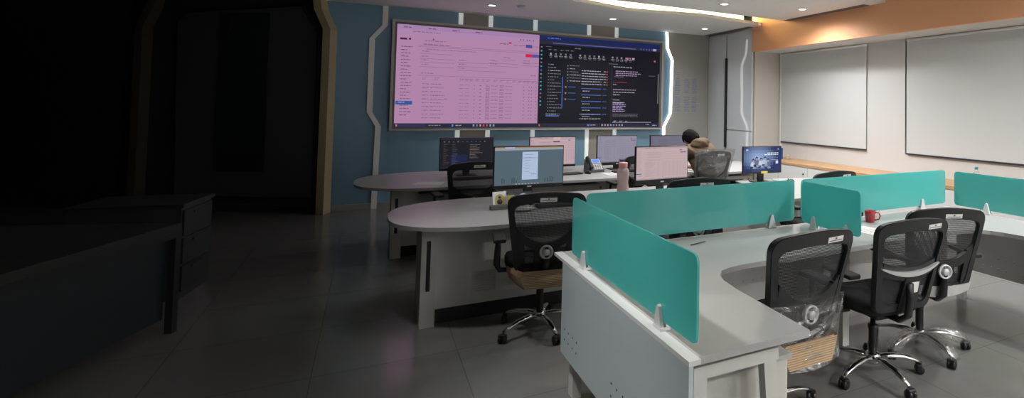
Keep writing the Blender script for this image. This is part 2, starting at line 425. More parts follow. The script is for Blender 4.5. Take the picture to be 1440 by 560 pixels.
downlight(4.3, 6.4, CZ-.01, 'round recessed downlight over the rear desks', 280*B, 145, aim=(0, radians(-8)))
downlight(4.1, 4.3, CZ-.01, 'round recessed downlight over the middle aisle', 250*B, 145, aim=(0, radians(-8)))
downlight(2.5, 5.6, CZ-.01, 'round recessed downlight over the aisle between the long desks', 150*B, 115, aim=(0, radians(-8)))
downlight(2.4, 3.4, CZ-.01, 'round recessed downlight over the longest teal screen', 55*B, 110)
downlight(2.42, .3, CZ-.01, 'round recessed downlight over the aisle near the camera', 25*B, 120, aim=(radians(35), 0))  # added fill, tilted forward onto surfaces facing the camera
downlight(4.3, -.3, CZ-.01, 'round recessed downlight behind the camera to the right', 300*B, 150, aim=(radians(20), 0))  # added fill from behind the camera, tilted forward
downlight(2.2, -1.7, CZ-.01, 'round recessed downlight behind the camera by the rear wall', 420*B, 150)  # added with the next two to brighten the wall behind the camera
downlight(3.9, -1.7, CZ-.01, 'round recessed downlight behind the camera, middle of the rear wall', 420*B, 160)
downlight(5.4, -1.7, CZ-.01, 'round recessed downlight behind the camera by the windows', 420*B, 160)
t = thing('smoke_detector', 'small grey smoke detector on ceiling right of the first downlight', 'smoke detector', (1.92, 8.3, CZ))
MB().lathe([(.06, 0), (.058, -.02), (.045, -.035), (.02, -.04)], 20).build('housing', 'silver', t)
struct('trim_17', MB().prism(list(reversed([(x_, y_+.55) for x_, y_ in LIP]+[(CX, 8.38), (1.5, 7.88)])), CZ+.056, 3.379), 'ceiling')
def slot(x, y0, y1, z, label):
    t = thing('slot_diffuser', label, 'air vent', (x, (y0+y1)/2, z)); h = (y1-y0)/2
    f = MB().box((-.055, -h, -.008), (-.047, h, 0)).box((.047, -h, -.008), (.055, h, 0)).box((-.055, -h, -.008), (.055, -h+.01, 0)).box((-.055, h-.01, -.008), (.055, h, 0))
    f.build('frame', 'grille', t)
    g = MB()
    for i in range(4): g.box((-.038+i*.022, -h+.01, -.007), (-.030+i*.022, h-.01, -.001))
    g.build('louvre', 'grille', t)
    MB().box((-.047, -h+.01, -.0008), (.047, h-.01, -.0002)).build('duct_back', 'hole', t)
slot(5.96, 5.33, 7.03, CZ-.01, 'long dark slot air vent in the ceiling along the orange beam')
slot(5.96, 8.0, 9.5, CZ, 'slot air vent in the low ceiling above the tall cabinet')
# cove light lying on the lip of the low ceiling
o = MB()
pts = [(x_ if x_ < CX else CX-.05, y_+.16) for x_, y_ in LIP]
o.band([(p[0], p[1]) for p in pts], [(p[0], p[1]+.03) for p in pts], lambda x, y, d: (x, y, CZ+.056+d), .02, closed=False)
tag(o.build('cove_light', 'cove'), 'warm light tape lying in the ceiling cove above the video wall', 'light')
for (xa, xb, yy) in ((1.7, 3.3, 7.80), (3.3, 4.7, 7.98), (4.7, 5.95, 7.93)):
    L = bpy.data.lights.new('cove_tape', 'AREA'); L.shape = 'RECTANGLE'; L.size = xb-xa; L.size_y = .05; L.energy = 16*(xb-xa); L.color = (1, .80, .40)
    lo = bpy.data.objects.new('cove_tape', L); COL.objects.link(lo); lo.location = ((xa+xb)/2, yy, CZ+.09); lo.rotation_euler = (radians(130), 0, 0)

# ------------------------------------------------------------------ video wall
def rnd(a, b): return random.uniform(a, b)
class Scr(MB):
    """display picture in u (right), v (down) fractions of the screen"""
    def __init__(s, w, h): super().__init__(); s.w = w; s.h = h; s.lay = 0
    def r(s, u0, v0, u1, v1, c, lay=1):
        y = -.0004*lay
        s.quad(u0*s.w, (1-v1)*s.h, u1*s.w, (1-v0)*s.h, y, c)
    def text(s, u, v, w, h, c, lay=3):
        e = u+w; step = h*s.h/s.w
        while u < e:
            l = min(rnd(1.2, 4.0)*step, e-u); s.r(u, v, u+l, v+h*rnd(.7, 1), c, lay); u += l+step*.7
PINK = (.42, .225, .385); PD = (.17, .07, .16); PM = (.24, .12, .23)
def pink_page(s, U0, U1, taskbar=True, k=1.0):
    W = U1-U0; c = lambda q: tuple(x*k for x in q)
    X = lambda u: U0+u*W
    s.r(U0, 0, U1, 1, c(PINK))
    s.r(U0, 0, U1, .045, c((.36, .21, .39)), 2); s.r(U0, .045, U1, .085, c((.40, .23, .41)), 2)
    for i, u in enumerate((.04, .20, .36, .52)): s.text(X(u), .02, .05*W, .012, c(PD)); 
    s.text(X(.10), .058, .18*W, .012, c(PM)); 
    for u in (.85, .87, .9, .92, .95): s.r(X(u), .06, X(u+.008), .075, c(PD), 3)
    s.text(X(.02), .13, .07*W, .02, c((.05, .02, .08))); s.text(X(.18), .14, .14*W, .01, c(PM)); s.r(X(.23), .12, X(.24), .135, c(PD), 3)
    s.text(X(.17), .175, .18*W, .012, c(PM))
    s.text(X(.70), .12, .06*W, .01, c(PD)); s.r(X(.765), .10, X(.785), .12, (.5*k, .03*k, .1*k), 3); s.text(X(.80), .125, .09*W, .01, c(PM))
    s.r(X(.895), .115, X(.945), .15, c((.06, .06, .30)), 3); s.text(X(.95), .13, .05*W, .008, c(PM))
    s.r(X(.895), .215, X(.945), .25, c((.65, .01, .06)), 3); s.r(X(.945), .215, X(1), .25, c((.08, .08, .33)), 3)
    s.r(X(.125), .18, X(.128), .93, c((.43, .22, .39)), 2)
    for v in (.19, .205, .205+.28): s.r(X(.14), v, X(1), v+.003, c(PM), 2)
    s.text(X(.19), .225, .34*W, .008, c(PM))
    for (u0, u1, v) in ((.15, .36, .27), (.15, .38, .32), (.15, .38, .355), (.15, .38, .40), (.40, .62, .34), (.40, .62, .38), (.62, .84, .33), (.62, .84, .36), (.72, .82, .29), (.87, 1, .31), (.87, 1, .34), (.40, .75, .42)):
        s.r(X(u0), v, X(u1), v+.0035, c(PM), 2); s.text(X(u0+.01), v-.025, .05*W, .009, c(PM))
    s.text(X(.16), .46, .08*W, .01, c(PM)); s.text(X(.94), .44, .04*W, .01, c(PM))
    cols = (.17, .25, .42, .455, .49, .53, .575, .61, .66, .71, .755, .80, .845, .88, .91, .945, .975)
    for i, u in enumerate(cols): s.text(X(u), .505, .03*W, .008, c(PM)); s.text(X(u), .52, .02*W, .007, c(PM))
    for i in range(10):
        v = .565+i*.037
        s.text(X(.17), v, .045*W, .009, c(PM)); s.text(X(.225), v, rnd(.07, .12)*W, .009, c(PM))
        s.text(X(.42), v, .03*W, .007, c(PM)); s.text(X(.458), v, .03*W, .007, c(PM)); s.r(X(.52), v, X(.527), v+.009, c(PM), 3); s.r(X(.56), v, X(.575), v+.009, c(PM), 3)
        for q in (0, .01, .02): s.text(X(.605), v-.006+q, .028*W, .006, c((.2, .1, .2)))
        s.text(X(.645), v, .045*W, .008, c(PM))
        for q in (0, .012): s.text(X(.705), v-.004+q, .032*W, .007, c((.2, .1, .2)))
        s.text(X(.75), v, .05*W, .007, c(PM))
        for u in (.885, .925, .945, .98): s.r(X(u), v, X(u+.006), v+.01, c(PD), 3)
    for i in range(22):
        s.text(X(.03), .21+i*.0315, rnd(.03, .075)*W, .009, c(PD))
    s.r(X(0.005), .74, X(.11), .775, c((.02, .10, .33)), 4); s.text(X(.02), .75, .04*W, .01, c((.4, .3, .5)), 5)
    if taskbar: 
        s.r(U0, .955, U1, 1, (.02, .02, .045), 4); s.r(X(.01), .963, X(.2), .993, (.03, .03, .08), 5)
        for i, cc in enumerate(((.3, .3, .3), (.1, .2, .5), (.5, .3, .1), (.6, .05, .08), (.4, .1, .1), (.2, .4, .4), (.3, .3, .4))):
            s.r(X(.52+i*.024), .966, X(.531+i*.024), .988, cc, 5)
        s.r(X(.375), .966, X(.385), .988, (.1, .25, .6), 5); s.text(X(.40), .972, .04*W, .01, (.3, .3, .3), 5)
        s.r(X(.01), .965, X(.02), .985, (.5, .2, .1), 6); s.text(X(.22), .972, .08*W, .009, (.2, .2, .2), 5)
def dark_page(s, U0, U1, taskbar=True):
    W = U1-U0; X = lambda u: U0+u*W; G = (.16, .16, .18); L = (.34, .34, .38); BL = (.06, .14, .42)
    s.r(U0, 0, U1, 1, (.005, .005, .011)); s.r(U0, 0, U1, .05, (.008, .016, .09), 2); s.r(X(.0), .052, X(1), .095, (.02, .02, .04), 2)
    s.text(X(.06), .02, .1*W, .013, (.1, .15, .5)); s.r(X(.10), .072, X(.78), .082, (.08, .1, .36), 3)
    for u in (.82, .845, .87, .895, .92): s.r(X(u), .065, X(u+.012), .082, (.05, .09, .4), 3)
    s.r(X(.935), .06, X(.965), .085, (.3, .3, .6), 3)
    s.text(X(.05), .115, .04*W, .008, G); s.text(X(.27), .115, .05*W, .01, G)
    for u in (.07, .11, .16, .2, .24): s.text(X(u), .145, .025*W, .01, G)
    for i in range(18):
        u = .08+i*.038
        if i in (5, 12): continue
        cc = random.choice([G, G, L, (.3, .2, .3)]); s.r(X(u), .185, X(u+.014), .205, cc, 3); s.text(X(u-.004), .215, .026*W, .008, L); s.text(X(u), .23, .02*W, .008, G)
    s.r(X(.70), .185, X(.717), .212, (.5, .2, .35), 4); s.r(X(.75), .185, X(.77), .21, (.5, .3, .4), 4); s.r(X(.945), .20, X(.96), .22, (.5, .1, .1), 4)
    s.text(X(.55), .265, .08*W, .009, G)
    for i in range(16): s.r(X(.012), .12+i*.042, X(.024), .135+i*.042, random.choice([(.05, .3, .45), (.05, .15, .5), (.1, .35, .35), (.35, .12, .15), G]), 3)
    for i in range(17): s.r(X(.07), .305+i*.034, X(.078), .316+i*.034, G, 3); s.text(X(.085), .306+i*.034, rnd(.03, .09)*W, .01, L if i == 2 else G)
    s.r(X(.178), .44, X(.183), .79, (.05, .15, .55), 3); s.r(X(.06), .87, X(.16), .878, (.1, .25, .65), 3); s.text(X(.06), .85, .08*W, .01, L)
    for i in range(18): 
        v = .31+i*.034
        if i < 6: s.r(X(.215), v, X(.225), v+.013, random.choice([G, (.1, .35, .35), L]), 3); s.text(X(.235), v, rnd(.04, .09)*W, .009, L if i % 2 else G)
        if i in (7, 9, 11): s.r(X(.225), v, X(.285), v+.007, (.05, .12, .38), 3); s.r(X(.2), v-.004, X(.213), v+.014, (.3, .17, .08), 3)
    for i in range(6): s.text(X(.33), .36+i*.03, rnd(.15, .2)*W, .01, (.4, .38, .45)); s.r(X(.535), .36+i*.03, X(.543), .372+i*.03, (.5, .08, .08), 3); s.text(X(.51), .36+i*.03, .02*W, .009, L)
    for i in range(5): 
        v = .56+i*.072; s.r(X(.33), v, X(.49), v+.008, (.06, .14, .42), 3); s.text(X(.34), v+.028, .06*W, .009, L); s.text(X(.505), v, .03*W, .009, (.07, .14, .35))
    for i in range(2): s.text(X(.32), .85+i*.05, .17*W, .01, L)
    s.r(X(.575), .28, X(.577), .95, (.05, .05, .06), 2)
    s.text(X(.59), .295, .10*W, .012, L); s.text(X(.70), .298, .05*W, .01, L)
    for i in range(3): s.text(X(.61), .345+i*.024, rnd(.18, .25)*W, .01, (.42, .30, .45))
    s.text(X(.60), .41, .08*W, .009, G); s.text(X(.90), .385, .06*W, .008, G)
    s.r(X(.59), .475, X(.71), .480, (.4, .03, .07), 3)
    for i, (w_, cc) in enumerate(((.03, L), (.0, L), (.2, (.42, .3, .42)), (.19, L), (.06, L), (.0, L), (.06, L), (.1, (.5, .45, .5)))): 
        if w_: s.text(X(.59), .50+i*.03, w_*W, .010, cc)
    for i in range(6): s.text(X(.59), .715+i*.019, rnd(.07, .12)*W, .010, (.42, .32, .55))
    for i in range(3): s.text(X(.59), .845+i*.014, rnd(.2, .26)*W, .006, G)
    for u in (.6, .65, .7): s.text(X(u), .925, .02*W, .009, L)
    s.r(X(.59), .94, X(.93), .946, L, 3); s.r(X(.985), .36, X(.989), .72, L, 3)
    if taskbar:
        s.r(U0, .955, U1, 1, (.018, .018, .04), 4)
        for i, cc in enumerate(((.5, .3, .3), L, L, (.4, .3, .4), (.1, .3, .5), (.4, .2, .3), (.2, .4, .3), L)): s.r(X(.50+i*.024), .965, X(.511+i*.024), .985, cc, 5)
        s.r(X(.01), .965, X(.02), .988, (.5, .1, .05), 5); s.r(X(.385), .965, X(.40), .985, (.1, .25, .6), 5); s.text(X(.41), .97, .04*W, .01, L, 5); s.text(X(.88), .965, .03*W, .009, (.3, .3, .6), 5); s.text(X(.94), .975, .04*W, .01, (.4, .4, .6), 5)
t = thing('video_wall', 'very wide wall screen showing a pink table page and a dark mail page', 'screen', (.325, WY-.075, 1.225))
TW, TH = 4.565, 1.61
fo = [(-.065, -.04), (TW+.075, -.04), (TW+.075, TH+.065), (-.065, TH+.065)]; fi = [(0, 0), (TW, 0), (TW, TH), (0, TH)]
mid = [(-.03, -.018), (TW+.035, -.018), (TW+.035, TH+.032), (-.03, TH+.032)]
MB().band(fo, mid, lambda x, z, d: (x, d-.012, z), .07).build('outer_frame', 'tv_frame', t)
MB().band(mid, fi, lambda x, z, d: (x, d+.002, z), .05).build('inner_frame', mat('video_wall_inner_frame', (.17, .16, .15), .4), t)
MB().box((0, .012, 0), (TW, .05, TH)).build('backing', 'black', t)
s = Scr(TW, TH); pink_page(s, 0, .482); dark_page(s, .482, 1)
o = s.build('display', 'screen', t); o.location.y = .0095

# ------------------------------------------------------------------ monitors
def monitor(x, y, zc, w, h, rz, picture, label, z0=.75, chin=.022, extra=None):
    t = thing('monitor', label, 'monitor', (x, y, z0), rz, 'desk monitors')
    zb = zc-z0-h/2
    MB().box((-w/2-.008, 0, zb-chin), (w/2+.008, .028, zb+h+.008), .004).build('housing', 'bezel', t)
    MB().box((-w*.22, .026, zb+h*.2), (w*.22, .05, zb+h*.8), .01).build('rear_cover', 'bezel', t)
    MB().box((-.04, .03, .01), (.04, .06, zb+h*.5), .006).build('stand', 'bezel', t)
    MB().box((-.11, -.05, 0), (.11, .13, .012), .02).build('base', 'bezel', t)
    MB().box((-.018, -.002, zb-chin*.62), (.018, .001, zb-chin*.38)).build('badge', 'silver', t)
    s = Scr(w, h); picture(s); o = s.build('display', 'screen', t); o.location = (-w/2, -.0015, zb)
    return t
def p_code(s):
    s.r(0, 0, 1, 1, (.012, .013, .018)); s.r(0, 0, 1, .05, (.02, .02, .04), 2); s.r(0, .95, 1, 1, (.02, .02, .03), 2)
    for i in range(10): s.r(.06+i*.085, .10, .08+i*.085, .135, random.choice([(.1, .1, .12), (.25, .15, .2)]), 3)
    for i in range(12): s.text(.06, .2+i*.058, rnd(.04, .1), .014, (.14, .08, .07)); s.text(.22, .2+i*.058, rnd(.05, .12), .014, (.10, .10, .12)); 
    for i in range(9): s.text(.55, .22+i*.055, rnd(.1, .25), .015, random.choice([(.2, .2, .22), (.28, .18, .14)]))
    s.r(.2, .55, .5, .92, (.012, .02, .06), 2)
def p_desk(s):
    s.r(0, 0, 1, 1, (.085, .125, .155)); s.r(0, 0, 1, .025, (.35, .2, .08), 2); s.r(0, .025, 1, .085, (.30, .32, .36), 2); s.r(.14, .0, .28, .03, (.4, .45, .55), 3)
    s.r(.39, .13, .62, .87, (.40, .50, .66), 3); s.r(.39, .28, .62, .31, (.3, .4, .58), 4)
    for i in range(7): s.text(.43, .2+i*.075, rnd(.05, .12), .012, (.15, .2, .3), 5)
    s.text(.52, .72, .07, .016, (.05, .12, .4), 5)
    for u in (.1, .13, .24, .27, .3, .72, .76, .8, .83): s.r(u, rnd(.8, .88), u+.02, .96, (.05, .085, .10), 2)
    s.r(0, .955, 1, 1, (.10, .12, .14), 3)
    for i in range(8): s.r(.3+i*.045, .965, .32+i*.045, .99, (.35, .35, .4), 4)
def p_pink(kk, base=(.50, .36, .40)):
    def f(s):
        s.r(0, 0, 1, 1, base); s.r(0, 0, 1, .05, tuple(b*.85 for b in base), 2); s.text(.16, .025, .1, .012, PD); s.text(.3, .025, .08, .012, PM)
        g = tuple(b*.62 for b in base)
        for i in range(20): s.text(.02, .12+i*.04, rnd(.04, .08), .012, g)
        for i in range(13):
            v = .45+i*.036; s.text(.16, v, rnd(.1, .2), .01, g)
            for u in (.4, .5, .55, .62, .7, .78, .84, .9, .95): s.text(u, v, .03, .008, g)
            s.r(.14, v+.022, .98, v+.024, tuple(b*.8 for b in base), 2)
        for v in (.16, .22, .30, .38): s.r(.16, v, .96, v+.004, g, 2); s.text(.2, v+.02, .25, .012, g)
        s.r(.84, .10, .885, .125, (.08, .08, .35), 3)
        if kk != 'a': s.r(.85, .17, .91, .20, (.55, .03, .06), 3); s.r(.91, .17, .97, .20, (.08, .12, .45), 3); s.r(0, .80, .10, .825, (.05, .12, .35), 3)
        if kk == 'a': s.r(.5, .0, .66, .10, (.62, .42, .42), 3); s.r(.5, .14, .65, .18, (.08, .04, .06), 4)
        s.r(0, .965, 1, 1, tuple(b*.75 for b in base), 3)
        for i in range(9): s.r(.42+i*.05, .972, .435+i*.05, .992, PD, 4)
    return f
def p_lilac(s): p_pink('b', (.27, .25, .33))(s)
def p_dim(s): p_pink('b', (.15, .145, .20))(s)
def disc(s, u, v, r_, c, lay, asp, n=14, sy=1.0):
    vs = [((u+r_*cos(2*pi*i/n))*s.w, -.0004*lay, (1-v)*s.h + r_*sy*asp*s.h*sin(2*pi*i/n)) for i in range(n)]
    s.add(vs, [tuple(range(n))], col=c)
def p_team(s):
    a = s.w/s.h
    N = 14
    for i in range(N):
        for j in range(8):
            u, v = (i+.5)/N, (j+.5)/8; d_ = sqrt((u-.38)**2*1.6+(v-.42)**2*1.3); q = max(0, 1-d_*1.55)
            c = (.015+.30*q, .03+.42*q, .12+.60*q)
            s.r(i/N, j/8, (i+1)/N, (j+1)/8, c, 1)
    W_ = (.55, .62, .75); D_ = (.03, .04, .08); H_ = (.12, .16, .26)
    for (u, v, k_, c) in ((.24, .66, .10, W_), (.33, .58, .12, H_), (.45, .62, .11, W_), (.55, .58, .12, (.42, .5, .65)), (.63, .66, .10, H_)):
        disc(s, u, v+.06, k_*.62, c, 3, a, sy=1.15); disc(s, u+.01, v-.12, .036, D_, 5, a, sy=1.1); disc(s, u+.012, v-.09, .026, (.4, .38, .4), 6, a)
        disc(s, u-.03, v+.17, .05, D_, 4, a, sy=.6); disc(s, u+.04, v+.18, .05, (.25, .3, .42), 5, a, sy=.5)
    s.r(.18, .86, .72, .875, (.2, .28, .45), 3)
    s.text(.62, .235, .30, .035, (.8, .85, .9), 6); s.text(.54, .30, .38, .035, (.8, .85, .9), 6); s.text(.66, .38, .25, .014, (.25, .3, .5), 6); s.text(.72, .43, .2, .014, (.25, .3, .5), 6)
    s.text(.73, .52, .18, .018, (.6, .65, .75), 6); s.r(.85, .565, .915, .69, (.65, .7, .8), 6); s.r(.06, .09, .11, .13, (.6, .65, .7), 6); s.text(.05, .14, .08, .012, (.7, .7, .8), 6); s.r(.90, .07, .925, .10, (.6, .6, .7), 6); s.text(.885, .115, .06, .012, (.5, .5, .6), 6)

mA = .29
monitor(1.04, 7.08, 1.02, .60, .36, 0, p_code, 'black monitor with dark code page on the rear desk, leftmost', chin=.03)
monitor(2.105, 7.11, 1.015, .60, .36, 0, p_pink('a'), 'monitor with pink page on the rear desk, left of the phone', chin=.03)
monitor(2.98, 7.02, 1.03, .58, .36, 0, p_lilac, 'monitor with lilac table page on rear desk right of the phone', chin=.04)
monitor(3.84, 7.11, 1.02, .61, .36, 0, p_dim, 'dim monitor on the rear desk in front of the seated person', chin=.03)
monitor(1.245, 4.90, 1.08, .60, .33, 0, p_desk, 'monitor with grey desktop and open white window behind the small framed cards', chin=.035)
monitor(2.515, 4.79, 1.07, .585, .315, radians(4), p_pink('c', (.52, .385, .40)), 'monitor with pale pink table page beside the pink bottle', chin=.05)
tm = monitor(4.04, 5.16, 1.022, .525, .29, radians(-4), p_team, 'monitor showing a blue picture of people crouching, yellow sticker below', chin=.02)
MB().box((-.02, -.004, .105), (.07, -.0015, .132)).build('sticker', 'yellow', tm)

# ------------------------------------------------------------------ long desks
def deck(xa, xb, ya, yb, a):
    cy = (ya+yb)/2; b = (yb-ya)/2; p = 2.5; pts = []
    n = 18
    for i in range(n+1):                      # left cap from back to front
        t_ = pi/2 + pi*i/n; cx_, sx_ = cos(t_), sin(t_)
        pts.append((xa+a+a*math.copysign(abs(cx_)**(2/p), cx_), cy+b*math.copysign(abs(sx_)**(2/p), sx_)))
    for i in range(n+1):
        t_ = -pi/2 + pi*i/n; cx_, sx_ = cos(t_), sin(t_)
        pts.append((xb-a+a*math.copysign(abs(cx_)**(2/p), cx_), cy+b*math.copysign(abs(sx_)**(2/p), sx_)))
    return pts
def long_desk(xa, xb, ya, yb, a, gx, label, vent):
    t = thing('long_desk', label, 'desk', ((xa+xb)/2, (ya+yb)/2, 0)); ox, oy = t.location.x, t.location.y
    pts = [(p[0]-ox, p[1]-oy) for p in deck(xa, xb, ya, yb, a)]
    MB().prism(pts, .722, .75).build('desktop', 'desk', t)
    fy = ya+.30-oy                               # front face of the panels
    X0 = gx-ox; X1 = -X0
    for sgn, xx in ((1, X0), (-1, X1)):
        g = MB().box((xx, fy-.03, 0), (xx+sgn*.10, fy+.42, .722)).build('side_panel', 'leg', t)
        MB().box((xx+sgn*.035, fy-.034, .26), (xx+sgn*.062, fy-.028, .62), .004).build('slot_handle', 'black', g)
    n = 4; L = (X1-.1-(X0+.1))/n
    for i in range(n):
        xx = X0+.1+i*L
        MB().box((xx+.003, fy, .115), (xx+L-.003, fy+.02, .715)).build('front_panel', 'desk_panel', t)
        MB().box((xx, fy+.02, .115), (xx+.012, fy+.40, .715)).build('divider', 'desk_panel', t)
        if vent and i in (0, 2):
            v = MB()
            for j in range(9): v.box((xx+.26, fy-.006, .20+j*.018), (xx+.42, fy, .209+j*.018))
            v.box((xx+.25, fy-.004, .19), (xx+.26, fy, .365)).box((xx+.42, fy-.004, .19), (xx+.43, fy, .365))
            v.build('vent_grille', 'cab_side', t)
        if not vent:
            MB().box((xx+.15, fy-.17, .655), (xx+L-.15, fy+.1, .672)).build('keyboard_tray', 'desk', t)
            MB().lathe([(.018, 0), (.018, -.008), (.009, -.01)], 14, (xx+L-.08, fy, .60), 'y').build('lock', 'brass', t)
    MB().box((X0+.1, fy+.03, 0), (X1-.1, fy+.40, .115)).build('plinth', 'black', t)
    MB().box((X0+.1, fy+.42, .10), (X1-.1, fy+.44, .715)).build('rear_panel', 'desk_panel', t)
    return t
long_desk(-.13, 5.35, 6.17, 7.66, .83, .224, 'long white desk with rounded ends nearest the video wall', False)
long_desk(.14, 5.10, 4.10, 5.37, .75, .354, 'long white desk with rounded ends in the middle row, behind the mesh chairs', True)

# ------------------------------------------------------------------ near workstation desks
def station(mirror, label):
    sx = -1 if mirror else 1
    t = thing('workstation_desk', label, 'desk', (4.61 if mirror else .99, 1.63, 0))
    # outline for the left one, origin at its outer near corner
    out = [(0, .02), (.545, .02), (.57, .55), (.59, .69), (.62, .77), (.67, .83), (.74, .86), (.83, .875), (1.0, .88), (1.81, .88), (1.81, 1.57), (0, 1.57)]
    pts = [(sx*p[0], p[1]) for p in out]
    if mirror: pts.reverse()
    MB().prism(pts, .722, .75).build('desktop', 'desk', t)
    # outer perforated panel
    pn = MB().box((0, .0, .24), (-sx*.018, 1.41, .735)).build('side_panel', 'perf' if not mirror else 'perf_in', t)
    for (y0, z0) in (((1.15, .33), (.48, .33)) if not mirror else ((1.07, .31), (.88, .31))):
        hb = MB()
        for i in range(4):
            for j in range(2):
                hb.lathe([(.006, 0), (.006, .001)], 8, (-sx*.018-(.0006 if sx > 0 else -.0006), y0+i*.065, z0+j*.055), 'x')
                hb.lathe([(.008, 0), (.008, .001)], 8, (sx*.0002, y0+i*.065, z0+j*(.055 if sx > 0 else .085)), 'x')
        hb.build('perforation', 'hole' if not mirror else 'hole_w', pn)
    MB().box((-sx*.018, 0, .735), (sx*.03, 1.57, .752)).build('edge_rail', 'clip', t)
    pn = MB().box((sx*.15, 1.44, .24), (sx*1.74, 1.458, .70)).build('modesty_panel', 'perf_in', t)
    for x0 in (.39, 1.02):
        hb = MB()
        for i in range(6):
            for j in range(2): hb.lathe([(.008, 0), (.008, .001)], 8, (sx*(x0+i*.08), 1.4385, .44+j*.085), 'y')
        hb.build('perforation', 'hole_w', pn)
    f = MB().box((sx*.03, .045, .655), (sx*.41, .085, .70)).box((sx*.03, .045, 0), (sx*.085, .085, .655))
    f.band([(sx*.34, .655), (sx*.40, 0)], [(sx*.40, .655), (sx*.46, 0)], lambda x, z, d: (x, .045+d, z), .04, closed=False)
    f.build('end_frame', 'leg', t)
    MB().box((sx*.03, 1.33, 0), (sx*.08, 1.40, .72)).build('leg', 'leg', t)
    MB().box((sx*1.69, 1.12, 0), (sx*1.75, 1.43, .72)).build('leg', 'leg', t)
    MB().box((sx*.03, .75, 0), (sx*.07, .80, .72)).build('leg', 'leg', t)
    return t
station(False, 'near white L-shaped workstation desk with blue-grey perforated end panel')
station(True, 'white L-shaped workstation desk on the right, curved edge behind the right chairs')
t = thing('drawer_pedestal', 'white drawer pedestal under the near corner of the L-shaped desk', 'drawer unit', (1.335, 2.15, 0))
MB().box((-.2, -.36, .04), (.2, .26, .585)).build('body', 'cab_side', t)
MB().box((-.205, -.37, .585), (.225, .27, .605), 0).build('top', 'desk', t)
for i in range(3):
    d = MB().box((.2, -.35, .06+i*.175), (.217, .25, .225+i*.175)).build('drawer', 'desk_edge', t)
    MB().box((.217, -.06, .19+i*.175), (.225, .06, .2+i*.175)).build('handle', 'silver', d)
MB().box((-.19, -.25, .0), (.19, .25, .04)).build('plinth', 'black', t)

def privacy(p0, p1, label, clips, z0=.785, z1=1.085):
    p0 = Vector(p0); p1 = Vector(p1); L = (p1-p0).length; a = atan2(p1.y-p0.y, p1.x-p0.x)
    t = thing('privacy_screen', label, 'desk screen', (p0.x, p0.y, .752), a)
    outl = roundpoly([(0, z0-.752), (L, z0-.752), (L, z1-.752), (0, z1-.752)], [.035]*4, 6)
    n = len(outl)
    vs = [(p[0], -.005, p[1]) for p in outl]+[(p[0], .005, p[1]) for p in outl]
    MB().add(vs, [tuple(range(n)), tuple(reversed(range(n, 2*n)))]+[(i, n+i, n+(i+1) % n, (i+1) % n) for i in range(n)]).build('panel', 'teal', t)
    for c in clips:
        prof = [(-.032, 0), (.032, 0), (.022, .045), (.010, .088), (0, .095), (-.010, .088), (-.022, .045)]
        cm = MB()
        for (ya_, yb_) in ((-.020, -.006), (.006, .020)):
            m_ = len(prof); vs = [(c+p[0], ya_, p[1]) for p in prof]+[(c+p[0], yb_, p[1]) for p in prof]
            cm.add(vs, [tuple(range(m_)), tuple(reversed(range(m_, 2*m_)))]+[(i, m_+i, m_+(i+1) % m_, (i+1) % m_) for i in range(m_)])
        cm.box((c-.034, -.022, 0), (c+.034, .022, .012))
        cm.build('clamp', 'clip', t)
privacy((1.022, 1.66), (1.022, 3.02), 'teal frosted screen on the near end panel of the L-shaped desk', (.27, 1.15), z1=1.10)
privacy((1.16, 3.19), (2.80, 3.19), 'longest teal frosted screen, along the back of the left near desk', (.24, 1.42))
privacy((2.82, 3.12), (2.82, 2.56), 'small teal frosted screen between the two near desks, left of the red mug', (.13, .44))
privacy((2.87, 3.19), (4.60, 3.19), 'teal frosted screen behind the red mug', (.3, 1.4))
privacy((4.594, 3.09), (4.594, 1.68), 'teal frosted screen at the right edge of the photo below the wide blind', (.3, 1.1))

